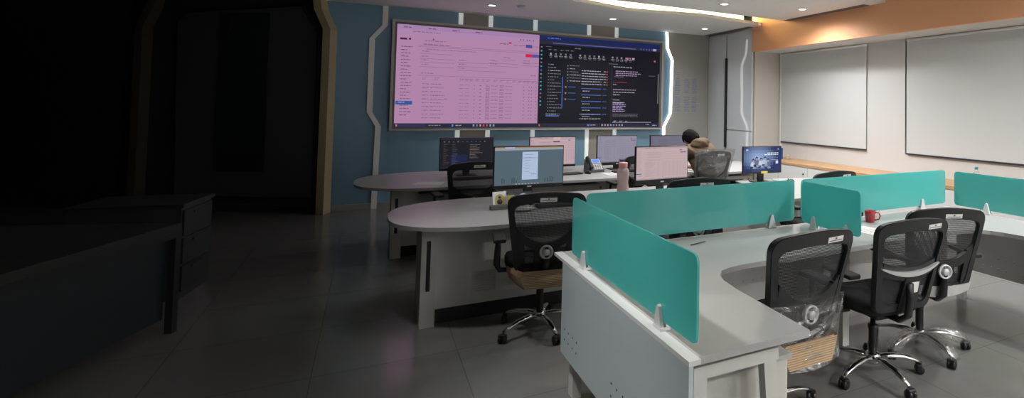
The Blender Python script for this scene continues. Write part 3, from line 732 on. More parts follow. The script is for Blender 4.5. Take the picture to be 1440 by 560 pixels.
# ------------------------------------------------------------------ chairs
def backmap(x, z, d):
    y = -.235 - .11*(z-.53)/.47 + .55*x*x - d
    return (x, y, z)
OUT = roundpoly([(-.20, .465), (.20, .465), (.268, .99), (0, 1.025), (-.268, .99)], [.05, .05, .075, .12, .075], 7)
INN = roundpoly([(-.158, .515), (.158, .515), (.222, .925), (0, .955), (-.222, .925)], [.035, .035, .055, .10, .055], 7)
def make_chair(label, group, loc, az, style='knob', dz=0.0, sticker=0.0, wrap=False, film=None, base_rot=0, arms=True, low=False, bagged=False):
    """az: direction the chair faces, degrees clockwise from +y"""
    t = thing('office_chair', label, 'chair', loc, -radians(az), group)
    up = dz
    bm = lambda x, z, d: (backmap(x, z, d)[0], backmap(x, z, d)[1], z+up)
    # star base
    b = MB().lathe([(.045, .075), (.05, .085), (.045, .125), (.03, .135)], 16)
    b.build('hub', 'chrome', t)
    for i in range(5):
        a = radians(base_rot+72*i); ca, sa = cos(a), sin(a); q = lambda r, z: (r*ca, r*sa, z)
        am = MB().tube([q(.03, .105), q(.10, .112), (.19*ca, .19*sa, .105), (.26*ca, .26*sa, .086), (.305*ca, .305*sa, .066)], [.026, .024, .021, .018, .013], 10, .62).build('base_arm', 'chrome', t)
        c = MB(); w = radians(random.uniform(0, 360)); R = .027
        for sd in (-1, 1):
            s0 = len(c.v); c.lathe([(R*.5, -.011), (R, -.008), (R, .008), (R*.5, .011)], 16, (0, 0, 0), 'x'); c.xf(Matrix.Translation((sd*.015, 0, R)), s0)
        c.box((-.027, -.02, R), (.027, .016, R+.032), .01); c.tube([(0, .01, R+.02), (0, .01, .068)], .006, 8)
        c.xf(Matrix.Translation((.305*ca, .305*sa, 0)) @ Matrix.Rotation(w, 4, 'Z') @ Matrix.Translation((0, -.01, 0)))
        c.build('caster', 'black', t)
        if film == 'base' and i in (0, 1, 4):
            f = MB(); pth = [q(.05, .11), q(.12, .115), q(.2, .105), q(.27, .085), q(.33, .06)]
            f.tube(pth, [.035, .052, .05, .056, .03], 12, .8); 
            f.v = [(v[0]+random.uniform(-.006, .006), v[1]+random.uniform(-.006, .006), v[2]+random.uniform(-.006, .006)) for v in f.v]
            f.build('plastic_sleeve', 'film', am)
    MB().lathe([(.026, .12), (.026, .27+up*.5), (.031, .28+up*.5), (.031, .30+up*.5), (.016, .30+up*.5), (.016, .40+up)], 16).build('gas_lift', 'black', t)
    MB().box((-.09, -.13, .375+up), (.09, .12, .425+up), .015).tube([(.08, .02, .40+up), (.22, .03, .395+up), (.25, .03, .39+up)], [.007, .007, .012], 8).build('tilt_mechanism', 'black', t)
    # seat
    st = []
    def seatring(k, z):
        r = []
        for i in range(32):
            a = 2*pi*i/32; ca, sa = cos(a), sin(a); p_ = 2/3.2
            r.append((.25*k*math.copysign(abs(ca)**p_, ca), .02+.24*k*math.copysign(abs(sa)**p_, sa), z+up + (.012*abs(ca)**2) - (.02*max(0, sa)**3)))
        return r
    sm = MB(); rings = [seatring(.82, .425), seatring(.95, .432), seatring(1, .455), seatring(1, .48), seatring(.96, .503), seatring(.85, .512), seatring(.5, .507), seatring(.02, .505)]
    vs = [p for r in rings for p in r]; fs = [tuple(reversed(range(32)))]
    for j in range(7):
        for i in range(32): fs.append((j*32+i, j*32+(i+1) % 32, (j+1)*32+(i+1) % 32, (j+1)*32+i))
    sm.add(vs, fs, True).build('seat', 'fabric', t)
    # back support strut
    MB().tube([(0, -.10, .40+up), (0, -.22, .405+up), (0, -.285, .45+up), (0, -.30, .56+up), (0, -.30, .64+up)], [.03, .03, .028, .026, .024], 10, .6, up=(0, 0, 1)).build('back_strut', 'frame_black', t)
    # back frame
    fr = MB().band(OUT, INN, bm, .030, True)
    # slightly rounded outer lip
    o2 = [(p[0]*.985, .77+(p[1]-.77)*.985) for p in OUT]
    fr.band(o2, [(p[0]*1.02, .77+(p[1]-.77)*1.02) for p in INN], lambda x, z, d: bm(x, z, d+.028), .008, True)
    fo_ = fr.build('back_frame', 'frame_black', t)
    # upper mesh
    ms = MB(); rr = 6; n = len(INN); cx_, cz_ = 0, .77
    for lay in range(rr+1):
        k_ = 1-lay/rr*.999
        for p in INN: ms.v.append(bm(cx_+(p[0]*1.02-cx_)*k_, cz_+(p[1]-cz_)*1.02*k_ if True else 0, .012))
    for lay in range(rr):
        for i in range(n): ms.f.append((lay*n+i, lay*n+(i+1) % n, (lay+1)*n+(i+1) % n, (lay+1)*n+i)); ms.sm.append(True); ms.c.append(None)
    ms.build('mesh_back', 'weave', t)
    # lumbar arc and centre plate
    xs = [-.19+.38*i/16 for i in range(17)]
    if style == 'knob':
        top = [(x, .665+2.9*x*x) for x in xs]; bot = [(x, .612+2.1*x*x) for x in xs]
        lm = MB().band(top, bot, bm, .034, False)
        lm.band([(-.070, .64), (.070, .64)], [(-.082, .48), (.082, .48)], lambda x, z, d: bm(x, z, d+.002), .036, False)
        for sd in (-1, 1): lm.band([(sd*.150, .74), (sd*.20, .74)], [(sd*.130, .49), (sd*.18, .49)], lambda x, z, d: bm(x, z, d+.002), .03, False)
        lm.band([(-.17, .520), (.17, .520)], [(-.17, .49), (.17, .49)], lambda x, z, d: bm(x, z, d+.001), .032, False)
        lb = lm.build('lumbar_support', 'frame_black', t)
        kb = MB(); y0 = bm(0, .635, 0)[1]
        kb.lathe([(.046, -.036), (.046, -.054), (.037, -.058), (.034, -.050), (.001, -.050)], 24, (0, y0, .605+up), 'y')
        kb.build('lumbar_knob', 'silver', t)
        MB().lathe([(.022, -.050), (.022, -.060), (.018, -.064), (.001, -.065)], 20, (0, y0, .605+up), 'y').build('knob_cap', 'silver', t)
    else:
        top = [(x, .710+.9*x*x) for x in xs]; bot = [(x, .682+1.5*x*x) for x in xs]
        MB().band(top, bot, lambda x, z, d: bm(x*1.12, z, d+.030), .022, False).build('lumbar_band', 'silver', t)
        top = [(x, .735+.9*x*x) for x in xs]; bot = [(x, .655+.9*x*x) for x in xs]
        MB().band(top, bot, bm, .03, False).band([(-.03, .67), (.09, .67)], [(-.05, .48), (.09, .48)], bm, .034, False).build('lumbar_support', 'frame_black', t)
        sk = MB().band([(.0, .64), (.075, .64)], [(.0, .575), (.075, .575)], lambda x, z, d: bm(x, z, d+.035), .002, False).build('label_sticker', 'paper', t)
    if low:
        xs2 = [-.20+.40*i/12 for i in range(13)]
        MB().band([(x*1.05, .50+.4*x*x) for x in xs2], [(x, .425+1.0*x*x) for x in xs2], lambda x, z, d: bm(x, z, d+.012), .03, False).build('lower_bar', 'silver', t)
    # name sticker on the top rail
    sx_ = sticker
    sk = MB().band([(sx_-.055, .992), (sx_+.055, .992)], [(sx_-.055, .965), (sx_+.055, .965)], lambda x, z, d: bm(x, z-.012, d+.036), .0025, False).build('name_sticker', 'paper', t)
    pr = MB().band([(sx_-.045, .976), (sx_+.045, .976)], [(sx_-.045, .972), (sx_+.045, .972)], lambda x, z, d: bm(x, z-.012, d+.0388), .0006, False)
    pr.band([(sx_-.006, .988), (sx_+.006, .988)], [(sx_-.006, .980), (sx_+.006, .980)], lambda x, z, d: bm(x, z-.012, d+.0388), .0006, False)
    pr.build('print', 'ink_dark', sk)
    if arms:
        for sd in (-1, 1):
            ar = MB().tube([(sd*.20, -.02, .425+up), (sd*.285, -.02, .43+up), (sd*.305, -.01, .47+up), (sd*.30, .0, .56+up), (sd*.295, .0, .655+up)], [.016, .02, .024, .022, .018], 10, .8, up=(0, 1, 0)).build('armrest', 'black', t)
            MB().box((sd*.295-.042, -.19, .655+up), (sd*.295+.042, .075, .682+up), .022).build('arm_pad', 'black_soft', ar)
    if wrap:      # corrugated packing still round the rear of the seat
        A = []; Bq = []
        for i in range(25):
            u = -1+2*i/24; x = .262*u; y = -.255 + .20*max(0, abs(u)-.70)/.30*1.0
            A.append((x, y)); 
        c = MB(); vs = []; n = len(A)
        for (zz, k_) in ((.485, .93), (.45, .93), (.40, .86), (.365, .76)):
            vs += [(p[0]*k_, p[1]*(1 if zz > .45 else .97)-.065, zz+up) for p in A]
        for (zz, k_) in ((.365, .70), (.40, .80), (.45, .88), (.485, .88)):
            vs += [(p[0]*k_, p[1]+.012-.065, zz+up) for p in A]
        fs = []
        for j in range(7):
            for i in range(n-1): fs.append((j*n+i, j*n+i+1, (j+1)*n+i+1, (j+1)*n+i))
        c.add(vs, fs).build('corrugated_wrap', 'card', t)
    if film in ('low', 'back'):
        z0, z1 = (.35, .67) if film == 'low' else (.42, 1.03)
        f = MB(); n = 28; m_ = 12; vs = []
        for j in range(m_+1):
            z = z0+(z1-z0)*j/m_; wv_ = .245 if film == 'low' else .21+.09*(z-.5)/.5
            for i in range(n):
                a = 2*pi*i/n; ca, sa = cos(a), sin(a); q_ = .5
                x = wv_*math.copysign(abs(ca)**q_, ca)*(1.03); yc = backmap(0, max(z, .53), 0)[1]-.015; y = yc+ (.055 if film == 'low' else .045)*sa*1.2 + .4*x*x
                k_ = .008
                vs.append((x+random.uniform(-k_, k_), y+random.uniform(-k_, k_), z+up+random.uniform(-k_, k_)))
        fs = [tuple(m_*n+i for i in range(n))]
        for j in range(m_):
            for i in range(n): fs.append((j*n+i, j*n+(i+1) % n, (j+1)*n+(i+1) % n, (j+1)*n+i))
        f.add(vs, fs, False).build('plastic_bag', 'film_grey' if film == 'back' else 'film', t)
    return t
G = 'black mesh office chairs'
make_chair('black mesh office chair with beige corrugated wrap, before the monitor with framed cards', G, (1.115, 4.0, 0), 9, sticker=.0, wrap=True, base_rot=-75+0, dz=.02)
make_chair('black mesh chair with plastic bag and beige wrap at the near desk corner', G, (1.87, 2.31, 0), 0, sticker=.10, wrap=True, film='low', base_rot=2, dz=.03)
make_chair('black mesh chair with silver lumbar band, its full chrome base in view', G, (2.742, 2.39, 0), 7, style='band', sticker=.12, base_rot=52, dz=.0)
make_chair('black mesh chair with silver lower bar, rightmost, in front of the red mug desk', G, (3.328, 2.50, 0), 24, sticker=.02, base_rot=-80, film='base', low=True, dz=.0)
make_chair('black mesh chair tucked at the left end of the rear desk', G, (.90, 6.12, 0), -6, sticker=.03, base_rot=20, dz=.03)
make_chair('black mesh chair at the rear desk half hidden behind the pink bottle monitor', G, (2.80, 6.07, 0), 0, base_rot=10, dz=.05)
tp = make_chair('mesh chair with back wrapped in clear plastic, behind the hooded person', G, (3.70, 6.03, 0), -5, sticker=.06, film='back', base_rot=30, dz=.07, arms=False)
make_chair('black mesh chair whose top shows above the longest teal screen', G, (2.30, 3.94, 0), 12, sticker=.04, dz=.065, base_rot=15)
make_chair('black mesh chair whose top shows above the teal screen by the red mug', G, (3.72, 4.0, 0), 0, sticker=.10, dz=.05, base_rot=40)

# ------------------------------------------------------------------ desk things
def keyboard(x, y, rz, label, w=.43, z=.75):
    t = thing('keyboard', label, 'keyboard', (x, y, z), rz, 'black keyboards')
    MB().box((-w/2, -.065, .002), (w/2, .065, .018), .008).build('base', 'black', t)
    ks = MB()
    for r_ in range(5):
        for c_ in range(17):
            kx = -w/2+.012+c_*(w-.024)/17; ky = -.055+r_*.022
            ks.box((kx+.0015, ky, .018), (kx+(w-.024)/17-.0015, ky+.018, .024))
    o = ks.build('keys', 'key', t); return t
def mouse(x, y, rz, label, m='black', z=.75):
    t = thing('computer_mouse', label, 'mouse', (x, y, z), rz, 'computer mice'); v = []; f = []
    b = MB(); n = 16; prof = [(1.0, .0), (1.03, .012), (.9, .026), (.6, .036), (.05, .039)]; vs = []
    for k_, h_ in prof:
        for i in range(n): a = 2*pi*i/n; vs.append((.031*k_*cos(a), .055*k_*sin(a), h_*(1-.15*sin(a))))
    fs = [tuple(reversed(range(n))), tuple(4*n+i for i in range(n))]
    for j in range(4):
        for i in range(n): fs.append((j*n+i, j*n+(i+1) % n, (j+1)*n+(i+1) % n, (j+1)*n+i))
    b.add(vs, fs, True).build('shell', m, t)
    MB().box((-.004, .015, .030), (.004, .032, .042), .003).build('wheel', 'grey_plastic', t)
    MB().tube([(0, .05, .012), (.01, .10, .004), (-.05, .16, .004), (-.02, .23, .004), (.05, .30, .004)], .002, 6).build('cord', 'black', t)
    return t
keyboard(1.062, 6.694, 0, 'black keyboard under the code-page monitor')
keyboard(2.144, 6.694, .1, 'black keyboard on the rear desk below the pink-page monitor')
keyboard(3.001, 6.694, 0, 'black keyboard on the rear desk right of the phone')
keyboard(1.43, 4.66, .05, 'black keyboard seen through the mesh of the chair with the corrugated wrap', w=.36)
keyboard(4.03, 4.99, -.05, 'black keyboard below the monitor with the blue people picture')
keyboard(3.62, 6.80, 0, 'black keyboard before the hooded person')
mouse(1.323, 6.694, .1, 'black mouse right of the code-page keyboard')
mouse(2.442, 6.694, .3, 'black mouse left of the desk phone')
mouse(1.68, 4.72, .2, 'black mouse right of the keyboard near the framed cards')
mouse(4.36, 5.04, .3, 'black mouse beside the keyboard under the blue people picture')
# desk phone
t = thing('desk_phone', 'dark grey desk phone with a lit blue display', 'phone', (2.582, 6.872, .75), .05)
a = radians(38)
ph = MB().add([(-.11, -.10, 0), (.11, -.10, 0), (.11, .07, 0), (-.11, .07, 0), (-.11, -.10, .03), (.11, -.10, .03), (.11, .05, .165), (-.11, .05, .165)],
              [(0, 3, 2, 1), (4, 5, 6, 7), (0, 1, 5, 4), (1, 2, 6, 5), (2, 3, 7, 6), (3, 0, 4, 7)])
body = ph.build('body', 'grey_plastic', t)
def onslope(u, v, h): # u along x, v 0..1 up the slope
    return (u, -.10+.15*v-.67*h, .03+.135*v+.74*h)
def slab(mb, u0, u1, v0, v1, h0, h1):
    p = [onslope(u, v, h) for h in (h0, h1) for (u, v) in ((u0, v0), (u1, v0), (u1, v1), (u0, v1))]
    mb.add(p, [(0, 3, 2, 1), (4, 5, 6, 7), (0, 1, 5, 4), (1, 2, 6, 5), (2, 3, 7, 6), (3, 0, 4, 7)])
sl = MB(); slab(sl, -.025, .095, .60, .95, 0, .003); lc = sl.build('screen_surround', 'silver', t)
sl = MB(); slab(sl, -.015, .085, .64, .92, .003, .004); sl.build('display', 'lcd', lc)
kp = MB()
for i in range(4):
    for j in range(4): slab(kp, -.02+i*.03, .002+i*.03, .06+j*.125, .14+j*.125, 0, .006)
kp.build('keypad', 'silver', t)
hs = MB(); hs.tube([onslope(-.075, .02, .022), onslope(-.075, .15, .035), onslope(-.075, .5, .042), onslope(-.075, .85, .035), onslope(-.075, 1.0, .022)], [.028, .024, .018, .024, .028], 12)
h_ = hs.build('handset', 'black', t)
# dark flared cup
t = thing('desk_cup', 'dark flared navy cup on the rear desk, behind the pink bottle cap', 'cup', (2.871, 6.486, .75))
MB().lathe([(.045, 0), (.05, .05), (.085, .19), (.08, .19), (.045, .06), (.001, .055)], 20).build('body', 'navy', t)
# papers
def sheet(x, y, rz, label, w=.21, h=.297, z=.75, lines=True):
    t = thing('paper_sheet', label, 'paper', (x, y, z), rz, 'loose paper sheets')
    MB().box((-w/2, -h/2, .0005), (w/2, h/2, .0015)).build('page', 'paper', t)
    if lines:
        p = MB()
        for i in range(9): p.box((-w*.4, h*.38-i*.028, .0015), (-w*.4+w*rnd(.4, .8), h*.38-i*.028+.003, .0018))
        p.build('print', 'ink_dark', t)
sheet(0.578, 6.515, 1.2, 'white paper sheets on the left end of the rear desk', lines=False)
sheet(3.169, 2.767, .15, 'printed paper sheet on the desk right of the small teal screen', lines=True)
sheet(2.721, 6.545, .1, 'white paper sheet on the rear desk in front of the phone', lines=False)
t = thing('pen', 'thin dark pen lying at the left end of the near desk behind the end screen', 'pen', (1.845, 3.005, .755), .3)
MB().tube([(-.07, 0, .0), (.06, 0, 0), (.075, 0, 0)], [.004, .004, .001], 8).build('barrel', 'ink_dark', t)
# red mug
t = thing('mug', 'bright red ceramic mug on the near desk beside the small teal screen', 'mug', (3.411, 3.005, .75), radians(-50))
MB().lathe([(.030, 0), (.034, .004), (.040, .07), (.043, .09), (.040, .09), (.036, .07), (.030, .008), (.001, .007)], 28).build('cup', 'red', t)
MB().tube([(.038, 0, .075), (.062, 0, .078), (.075, 0, .055), (.066, 0, .028), (.034, 0, .018)], .006, 10, up=(0, 1, 0)).build('handle', 'red', t)
# pink bottle
bt = t = thing('water_bottle', 'pink plastic water bottle with ribbed waist beside the middle monitor', 'bottle', (2.228, 5.09, .75))
MB().lathe([(.036, 0), (.042, .01), (.044, .05), (.037, .09), (.040, .125), (.045, .16), (.044, .19), (.036, .215), (.026, .228), (.024, .235)], 28).build('body', 'bottle_pet', t)
MB().lathe([(.034, .003), (.038, .012), (.039, .05), (.033, .09), (.035, .12), (.001, .121)], 24).build('water', mat('pink_body_liner', (.80, .58, .58), .4, alpha=.6), t)
MB().lathe([(.030, .228), (.031, .232), (.031, .268), (.028, .273), (.001, .274)], 24).build('cap', 'pink', t)
bt.scale = (1.4, 1.4, 1.12)
# items in front of the middle row left monitor
def card(x, y, rz, w, h, label, frame, arch, lean=.2):
    t = thing('picture_card', label, 'picture', (x, y, .75), rz); 
    m_ = Matrix.Rotation(-lean, 4, 'X')
    MB().box((-w/2, 0, 0), (w/2, .008, h)).xf(m_).build('card', frame, t)
    ar = MB(); pts = [(-w*.33, h*.06), (w*.33, h*.06), (w*.33, h*.5)]+[(w*.33*cos(radians(a_)), h*.5+w*.36*sin(radians(a_))) for a_ in range(15, 180, 15)]+[(-w*.33, h*.5)]
    n = len(pts); ar.add([(p[0], -.001, p[1]) for p in pts]+[(p[0], .0, p[1]) for p in pts], [tuple(range(n)), tuple(reversed(range(n, 2*n)))]+[(i, n+i, n+(i+1) % n, (i+1) % n) for i in range(n)])
    ar.xf(m_).build('arch', arch, t)
    fg = MB().lathe([(w*.10, -.0035), (w*.10, -.001)], 14, (0, 0, h*.62), 'y').lathe([(w*.2, -.003), (w*.2, -.001)], 16, (0, 0, h*.32), 'y').xf(m_).build('figure', 'grey_plastic' if frame != 'navy' else 'paper', t)
    return t
card(.985, 4.83, .1, .115, .125, 'small grey card with a gold arch left of the keyboard', 'silver', 'gold')
card(1.155, 4.72, 0, .145, .13, 'small navy card with a pale arch below the desktop monitor', 'navy', 'silver')
t = thing('sticky_pad', 'small yellow pad between the two arched cards', 'note pad', (1.07, 4.78, .75)); MB().box((-.03, -.01, 0), (.03, .02, .09)).build('pad', 'yellow', t)
t = thing('pen_tray', 'grey speckled block on the desk below the gold arch card', 'tray', (.965, 4.70, .75), .05); MB().box((-.085, -.03, 0), (.085, .03, .035), .006).build('body', mat('speckled_grey', (.12, .12, .115), .7, bump=(400, .8, .004)), t)
t = thing('pouch', 'silver oval pouch on the desk behind the corrugated wrap chair', 'pouch', (1.12, 4.55, .75), .1)
MB().lathe([(.03, 0), (.085, .01), (.09, .022), (.07, .036), (.02, .042)], 24).build('body', 'silver', t).scale = (1, .6, 1)
# dark laptop, nearly flat
t = thing('laptop', 'black laptop lying on the middle desk behind the teal screen', 'laptop', (3.52, 5.17, .75), radians(-8))
MB().box((-.19, -.13, .002), (.19, .13, .02), .008).build('base', 'black', t)
MB().box((-.19, 0, 0), (.19, .012, .22), .004).xf(Matrix.Translation((0, .13, .02)) @ Matrix.Rotation(radians(79), 4, 'X')).build('lid', 'bezel', t)
# ledge items
t = thing('blue_box', 'small glossy blue packet on the far end of the oak ledge', 'box', (6.33, 7.66, .73), .2); MB().box((-.045, -.09, 0), (.045, .09, .20), .012).build('packet', 'blue_plastic', t)
MB().box((-.047, -.06, .12), (-.0445, .06, .15)).build('stripe', 'paper', t)
t = thing('paper_cup', 'small white paper cup on the oak ledge beside the blue packet', 'cup', (6.40, 7.46, .73)); MB().lathe([(.026, 0), (.036, .08), (.038, .082), (.034, .08), (.024, .004), (.001, .004)], 20).build('cup', 'white', t)
t = thing('clear_bottle', 'clear bottle with teal cap standing on the oak ledge under the wide blind', 'bottle', (6.29, 3.95, .73))
MB().lathe([(.030, 0), (.034, .01), (.034, .15), (.024, .19), (.015, .205), (.015, .215)], 20).build('body', 'pet', t)
MB().lathe([(.019, .21), (.019, .24), (.001, .241)], 16).build('cap', 'teal_cap', t)

# ------------------------------------------------------------------ person (skinned figure, seated, bent over the desk)
def skin(name, verts, edges, radii, m, parent, root=0, sub=2):
    me = bpy.data.meshes.new(name+'_cage'); me.from_pydata(verts, edges, []); me.update()
    o = bpy.data.objects.new(name+'_cage', me); COL.objects.link(o)
    sk = o.modifiers.new('s', 'SKIN'); sk.use_smooth_shade = True; sb = o.modifiers.new('d', 'SUBSURF'); sb.levels = sub; sb.render_levels = sub
    for i, r_ in enumerate(radii):
        d_ = me.skin_vertices[0].data[i]; d_.radius = r_ if isinstance(r_, tuple) else (r_, r_); d_.use_root = (i == root)
    dg = bpy.context.evaluated_depsgraph_get(); dg.update()
    nm = bpy.data.meshes.new_from_object(o.evaluated_get(dg)); nm.name = name
    bpy.data.objects.remove(o)
    nm.materials.clear(); nm.materials.append(M[m])
    for p in nm.polygons: p.use_smooth = True
    ob = bpy.data.objects.new(name, nm); COL.objects.link(ob); ob.parent = parent
    return ob
# person faces +y locally, origin on the floor under the hips; body leans to the front-left
pt = thing('person', 'person in a brown hoodie with black hair seated bent over the rear desk', 'person', (3.86, 6.07, 0), radians(14))
V = [(0, 0, .62), (-.01, .03, .76), (-.02, .09, .92), (-.03, .145, 1.06), (-.03, .20, 1.135), (-.03, .225, 1.15),
     (.17, .15, 1.06), (.25, .24, .90), (.16, .44, .80), (.10, .50, .79),          # right arm
     (-.22, .17, 1.05), (-.30, .27, .90), (-.22, .46, .80), (-.17, .52, .79),      # left arm
     (.11, .04, .60), (.13, .31, .56), (.12, .29, .30), (.12, .27, .09),           # right leg
     (-.11, .04, .60), (-.13, .31, .56), (-.12, .29, .30), (-.12, .27, .09),
     (-.03, .27, 1.17)]
Eg = [(0, 1), (1, 2), (2, 3), (3, 4), (4, 5), (3, 6), (6, 7), (7, 8), (8, 9), (3, 10), (10, 11), (11, 12), (12, 13), (0, 14), (14, 15), (15, 16), (16, 17), (0, 18), (18, 19), (19, 20), (20, 21), (5, 22)]
Rd = [(.15, .11), (.14, .10), (.15, .105), (.12, .09), .055, .05, .055, .045, .035, .026, .055, .045, .035, .026, .085, .065, .05, .038, .085, .065, .05, .038, .05]
body = skin('body', V, Eg, Rd, 'skin', pt)
# head is sculpted onto the same figure: ellipsoid with nose, joined into the body mesh
def headmesh():
    bm_ = bmesh.new(); bmesh.ops.create_uvsphere(bm_, u_segments=28, v_segments=20, radius=1)
    for v in bm_.verts:
        x, y, z = v.co
        jaw = 1-.22*max(0, -z); v.co = (x*.074*jaw, y*.096*(1-.10*max(0, -z)), z*.115)
        if y > .75 and -.35 < z < .15: v.co.y += .018*(1-abs(x)*4) if abs(x) < .25 else 0
        if y > .6 and .0 < z < .25 and .2 < abs(x) < .55: v.co.y -= .008
        if y > .8 and -.6 < z < -.45: v.co.y += .004
    for sd in (-1, 1):
        r_ = bmesh.ops.create_uvsphere(bm_, u_segments=10, v_segments=8, radius=1)
        for v in r_['verts']: v.co = (v.co.x*.012+sd*.076, v.co.y*.018-.005, v.co.z*.032)
    return bm_
HM = Matrix.Translation((-.025, .305, 1.19)) @ Matrix.Rotation(radians(14), 4, 'Z') @ Matrix.Rotation(radians(-58), 4, 'X')
hb_ = headmesh(); hb_.transform(HM); bb = bmesh.new(); bb.from_mesh(body.data); tmp = bpy.data.meshes.new('t'); hb_.to_mesh(tmp); bb.from_mesh(tmp)
# hands: palm with five bent fingers, joined too
def hand(c, sd, yaw):
    hv = [(0, 0, 0), (0, .05, .0), (0, .075, 0)]; he = [(0, 1), (1, 2)]; hr = [(.024, .014), (.036, .014), (.034, .012)]
    for i, (dx, L_) in enumerate(((-.028, .062), (-.010, .070), (.010, .066), (.027, .052))):
        b0 = len(hv); hv += [(dx, .085, 0), (dx*1.15, .085+L_*.45, .006), (dx*1.2, .085+L_*.8, -.008), (dx*1.2, .085+L_, -.02)]; he += [(2, b0), (b0, b0+1), (b0+1, b0+2), (b0+2, b0+3)]; hr += [.0095, .009, .008, .007]
    b0 = len(hv); hv += [(sd*.035, .035, -.002), (sd*.055, .065, -.008), (sd*.058, .09, -.014)]; he += [(0, b0), (b0, b0+1), (b0+1, b0+2)]; hr += [.011, .010, .008]
    m_ = Matrix.Translation(c) @ Matrix.Rotation(yaw, 4, 'Z')
    o = skin('hand', [tuple(m_ @ Vector(v)) for v in hv], he, hr, 'skin', pt, sub=1); me = o.data; bb.from_mesh(me); bpy.data.objects.remove(o)
hand((.10, .50, .785), -1, .35); hand((-.17, .52, .785), 1, -.3)
bb.to_mesh(body.data); bb.free(); hb_.free()
for p in body.data.polygons: p.use_smooth = True
# hair cap
hm = bmesh.new(); bmesh.ops.create_uvsphere(hm, u_segments=32, v_segments=22, radius=1)
dele = []
for v in hm.verts:
    x, y, z = v.co
    if (y > .5 and z < .3) or z < -.75: dele.append(v)
    q_ = 1+.05*sin(9*x+4*z)*cos(8*y)+random.uniform(-.02, .03)
    v.co = (x*.094*q_, y*.116*q_-.010, z*.132*q_+.006)
bmesh.ops.delete(hm, geom=dele, context='VERTS'); hm.transform(HM); me = bpy.data.meshes.new('hair'); hm.to_mesh(me); hm.free()
for p in me.polygons: p.use_smooth = True
me.materials.append(M['hair']); o = bpy.data.objects.new('hair', me); COL.objects.link(o); o.parent = pt
so = o.modifiers.new('th', 'SOLIDIFY'); so.thickness = .012
# hoodie
k_ = 13
Rh = [(.19, .15), (.19, .145), (.20, .145), (.175, .125), .075, .0, .085, .07, .052, .042, .085, .07, .052, .042]
hv = V[:5]+V[6:14]; hv[9-1] = tuple(Vector(hv[8])*.35+Vector(hv[7])*.65); hv[12] = tuple(Vector(hv[12])*.35+Vector(hv[11])*.65)
he = [(0, 1), (1, 2), (2, 3), (3, 4), (3, 5), (5, 6), (6, 7), (7, 8), (3, 9), (9, 10), (10, 11), (11, 12)]
hd = skin('hoodie', hv, he, Rh[:5]+Rh[6:14], 'hoodie', pt)
# hood lying behind the neck
def blob(name, c, r, m, rot=(0, 0, 0), wob=.06, cut=None):
    b_ = bmesh.new(); bmesh.ops.create_icosphere(b_, subdivisions=4, radius=1)
    for v in b_.verts:
        x, y, z = v.co; k2 = 1+wob*sin(5*x+2*z+1)*cos(4*y-3*z)
        if cut: k2 *= cut(x, y, z)
        v.co = (x*r[0]*k2, y*r[1]*k2, z*r[2]*k2)
    b_.transform(Matrix.Translation(c) @ Matrix.Rotation(rot[2], 4, 'Z') @ Matrix.Rotation(rot[0], 4, 'X')); me = bpy.data.meshes.new(name); b_.to_mesh(me); b_.free()
    for p in me.polygons: p.use_smooth = True
    me.materials.append(M[m]); o = bpy.data.objects.new(name, me); COL.objects.link(o); o.parent = pt; return o
blob('hood', (-.035, .135, 1.13), (.155, .125, .085), 'hoodie', (radians(-28), 0, .2), .09, lambda x, y, z: 1-.28*max(0, 1-((x*x+(y-.35)**2)*3.5)) if z > .2 else 1)
tv = [V[0]]+V[14:22]; te = [(0, 1), (1, 2), (2, 3), (3, 4), (0, 5), (5, 6), (6, 7), (7, 8)]
skin('trousers', tv, te, [(.165, .12), .10, .08, .066, .058, .10, .08, .066, .058], 'trousers', pt)
for sd in (-1, 1):
    MB().box((sd*.12-.045, .19, 0), (sd*.12+.045, .36, .085), .035).build('shoe', 'black_soft', pt)

# ------------------------------------------------------------------ unlit left side of the room, shade also put into its colours
Lx, Ly = -.58, WY
ca, sa = cos(radians(150.3)), sin(radians(150.3))            # wall direction, leading left and away
def wl(u, z, d=0.0): return (Lx+ca*u-sa*d, Ly+sa*u+ca*d, z)
def wbox(mb, u0, u1, z0, z1, d0, d1):
    p = [wl(u, z, d) for z in (z0, z1) for (u, d) in ((u0, d0), (u1, d0), (u1, d1), (u0, d1))]
    return mb.add(p, [(0, 3, 2, 1), (4, 5, 6, 7), (0, 1, 5, 4), (1, 2, 6, 5), (2, 3, 7, 6), (3, 0, 4, 7)])
struct('wall_left', wbox(MB(), 0, 5.2, 0, 3.4, -.15, 0), 'charcoal')  # near-black wall colour stands in for shade
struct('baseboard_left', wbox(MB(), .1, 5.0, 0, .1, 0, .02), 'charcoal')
# cream portal edges with a kink near the top
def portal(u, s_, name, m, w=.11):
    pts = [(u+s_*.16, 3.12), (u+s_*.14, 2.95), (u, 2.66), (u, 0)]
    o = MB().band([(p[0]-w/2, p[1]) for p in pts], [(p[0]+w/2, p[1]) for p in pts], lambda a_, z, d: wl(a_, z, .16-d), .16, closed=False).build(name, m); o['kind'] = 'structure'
portal(-.09, 1, 'trim_15', 'cream'); portal(2.62, -1, 'trim_16', 'dim_cream')  # left edge is the same cream, darkened in place of shade
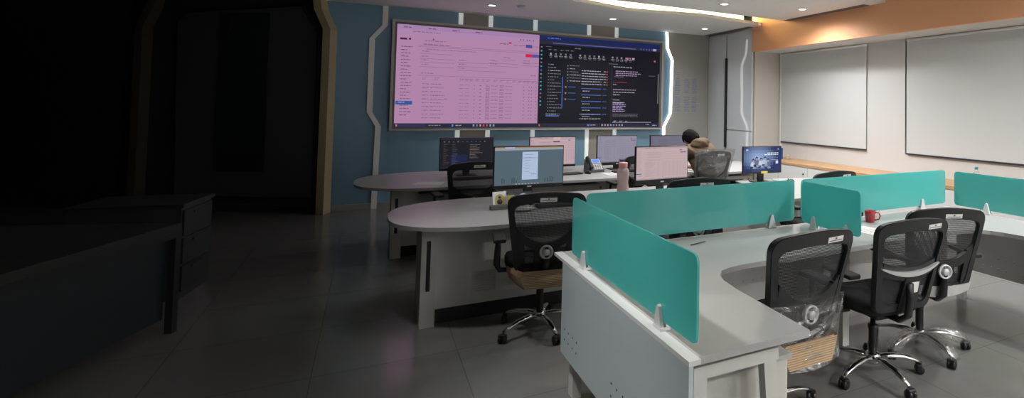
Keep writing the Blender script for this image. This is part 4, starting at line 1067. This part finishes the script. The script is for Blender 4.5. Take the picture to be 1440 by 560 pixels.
# grey leaf panel with cut corners, with a darker glazed door leaf in it
t = thing('sliding_panel', 'tall dark grey panel with cut corners in the unlit left wall', 'panel', wl(1.2, 0, .03), radians(-29.7))
sh = [(-.9, .2), (1.12, .2), (1.10, 2.64), (.84, 3.02), (-.82, 2.9), (-.98, 2.76)]
vs = [(p[0], -.02, p[1]) for p in sh]+[(p[0], .02, p[1]) for p in sh]; n = 6
MB().add(vs, [tuple(range(n)), tuple(reversed(range(n, 2*n)))]+[(i, n+i, n+(i+1) % n, (i+1) % n) for i in range(n)]).build('leaf', mat('slate_panel', (.055, .055, .06), .5), t)  # grey of the leaf darkened to stand for shade
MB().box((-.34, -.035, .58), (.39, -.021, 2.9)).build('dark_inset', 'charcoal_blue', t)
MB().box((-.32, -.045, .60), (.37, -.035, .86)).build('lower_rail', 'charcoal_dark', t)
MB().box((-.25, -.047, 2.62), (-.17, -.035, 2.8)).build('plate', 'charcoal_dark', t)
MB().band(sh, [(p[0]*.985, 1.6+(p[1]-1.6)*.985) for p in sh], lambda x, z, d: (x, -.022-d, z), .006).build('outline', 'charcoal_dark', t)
# counter and drawer cabinet at the left, painted dark for shade
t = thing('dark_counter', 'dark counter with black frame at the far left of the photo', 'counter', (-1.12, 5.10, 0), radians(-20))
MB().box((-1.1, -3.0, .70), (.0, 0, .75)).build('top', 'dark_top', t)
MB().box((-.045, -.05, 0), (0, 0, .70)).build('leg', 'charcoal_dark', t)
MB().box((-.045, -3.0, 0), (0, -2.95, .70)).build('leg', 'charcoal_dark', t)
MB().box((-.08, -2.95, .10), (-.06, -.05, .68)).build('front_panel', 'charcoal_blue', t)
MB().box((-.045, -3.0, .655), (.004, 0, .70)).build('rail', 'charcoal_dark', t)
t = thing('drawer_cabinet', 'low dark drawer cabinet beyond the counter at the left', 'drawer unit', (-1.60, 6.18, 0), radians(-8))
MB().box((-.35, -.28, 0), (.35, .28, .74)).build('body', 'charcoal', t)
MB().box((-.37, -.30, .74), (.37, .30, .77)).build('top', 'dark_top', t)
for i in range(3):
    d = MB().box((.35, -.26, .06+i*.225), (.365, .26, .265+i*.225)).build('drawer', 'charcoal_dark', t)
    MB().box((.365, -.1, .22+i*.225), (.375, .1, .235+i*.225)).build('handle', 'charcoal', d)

# ------------------------------------------------------------------ camera, world, view
W = bpy.data.worlds.new('night'); scn.world = W; W.use_nodes = True
W.node_tree.nodes['Background'].inputs[0].default_value = (.6, .65, .75, 1); W.node_tree.nodes['Background'].inputs[1].default_value = .0
F, PCX, PCY, yaw, pit, rol = 770.14558, 960.0, 123.0078, radians(29.663124), radians(-2.064638), radians(.979565)
fwd = Vector((sin(yaw)*cos(pit), cos(yaw)*cos(pit), -sin(pit))); right = Vector((cos(yaw), -sin(yaw), 0)); up = right.cross(fwd)
r2 = right*cos(rol)+up*sin(rol); u2 = -right*sin(rol)+up*cos(rol)
cam = bpy.data.cameras.new('camera'); co = bpy.data.objects.new('camera', cam); COL.objects.link(co)
mw = Matrix((( r2.x, u2.x, -fwd.x, 0), (r2.y, u2.y, -fwd.y, 0), (r2.z, u2.z, -fwd.z, 1.62), (0, 0, 0, 1)))
co.matrix_world = mw
cam.sensor_fit = 'HORIZONTAL'; cam.sensor_width = 36; cam.lens = F/1440*36; cam.shift_y = (PCY-280)/1440; cam.shift_x = (720-PCX)/1440
cam.clip_start = .05
scn.camera = co
vs_ = scn.view_settings; vs_.view_transform = 'Standard'; vs_.look = 'None'; vs_.gamma = 1; vs_.exposure = 0; vs_.use_curve_mapping = False
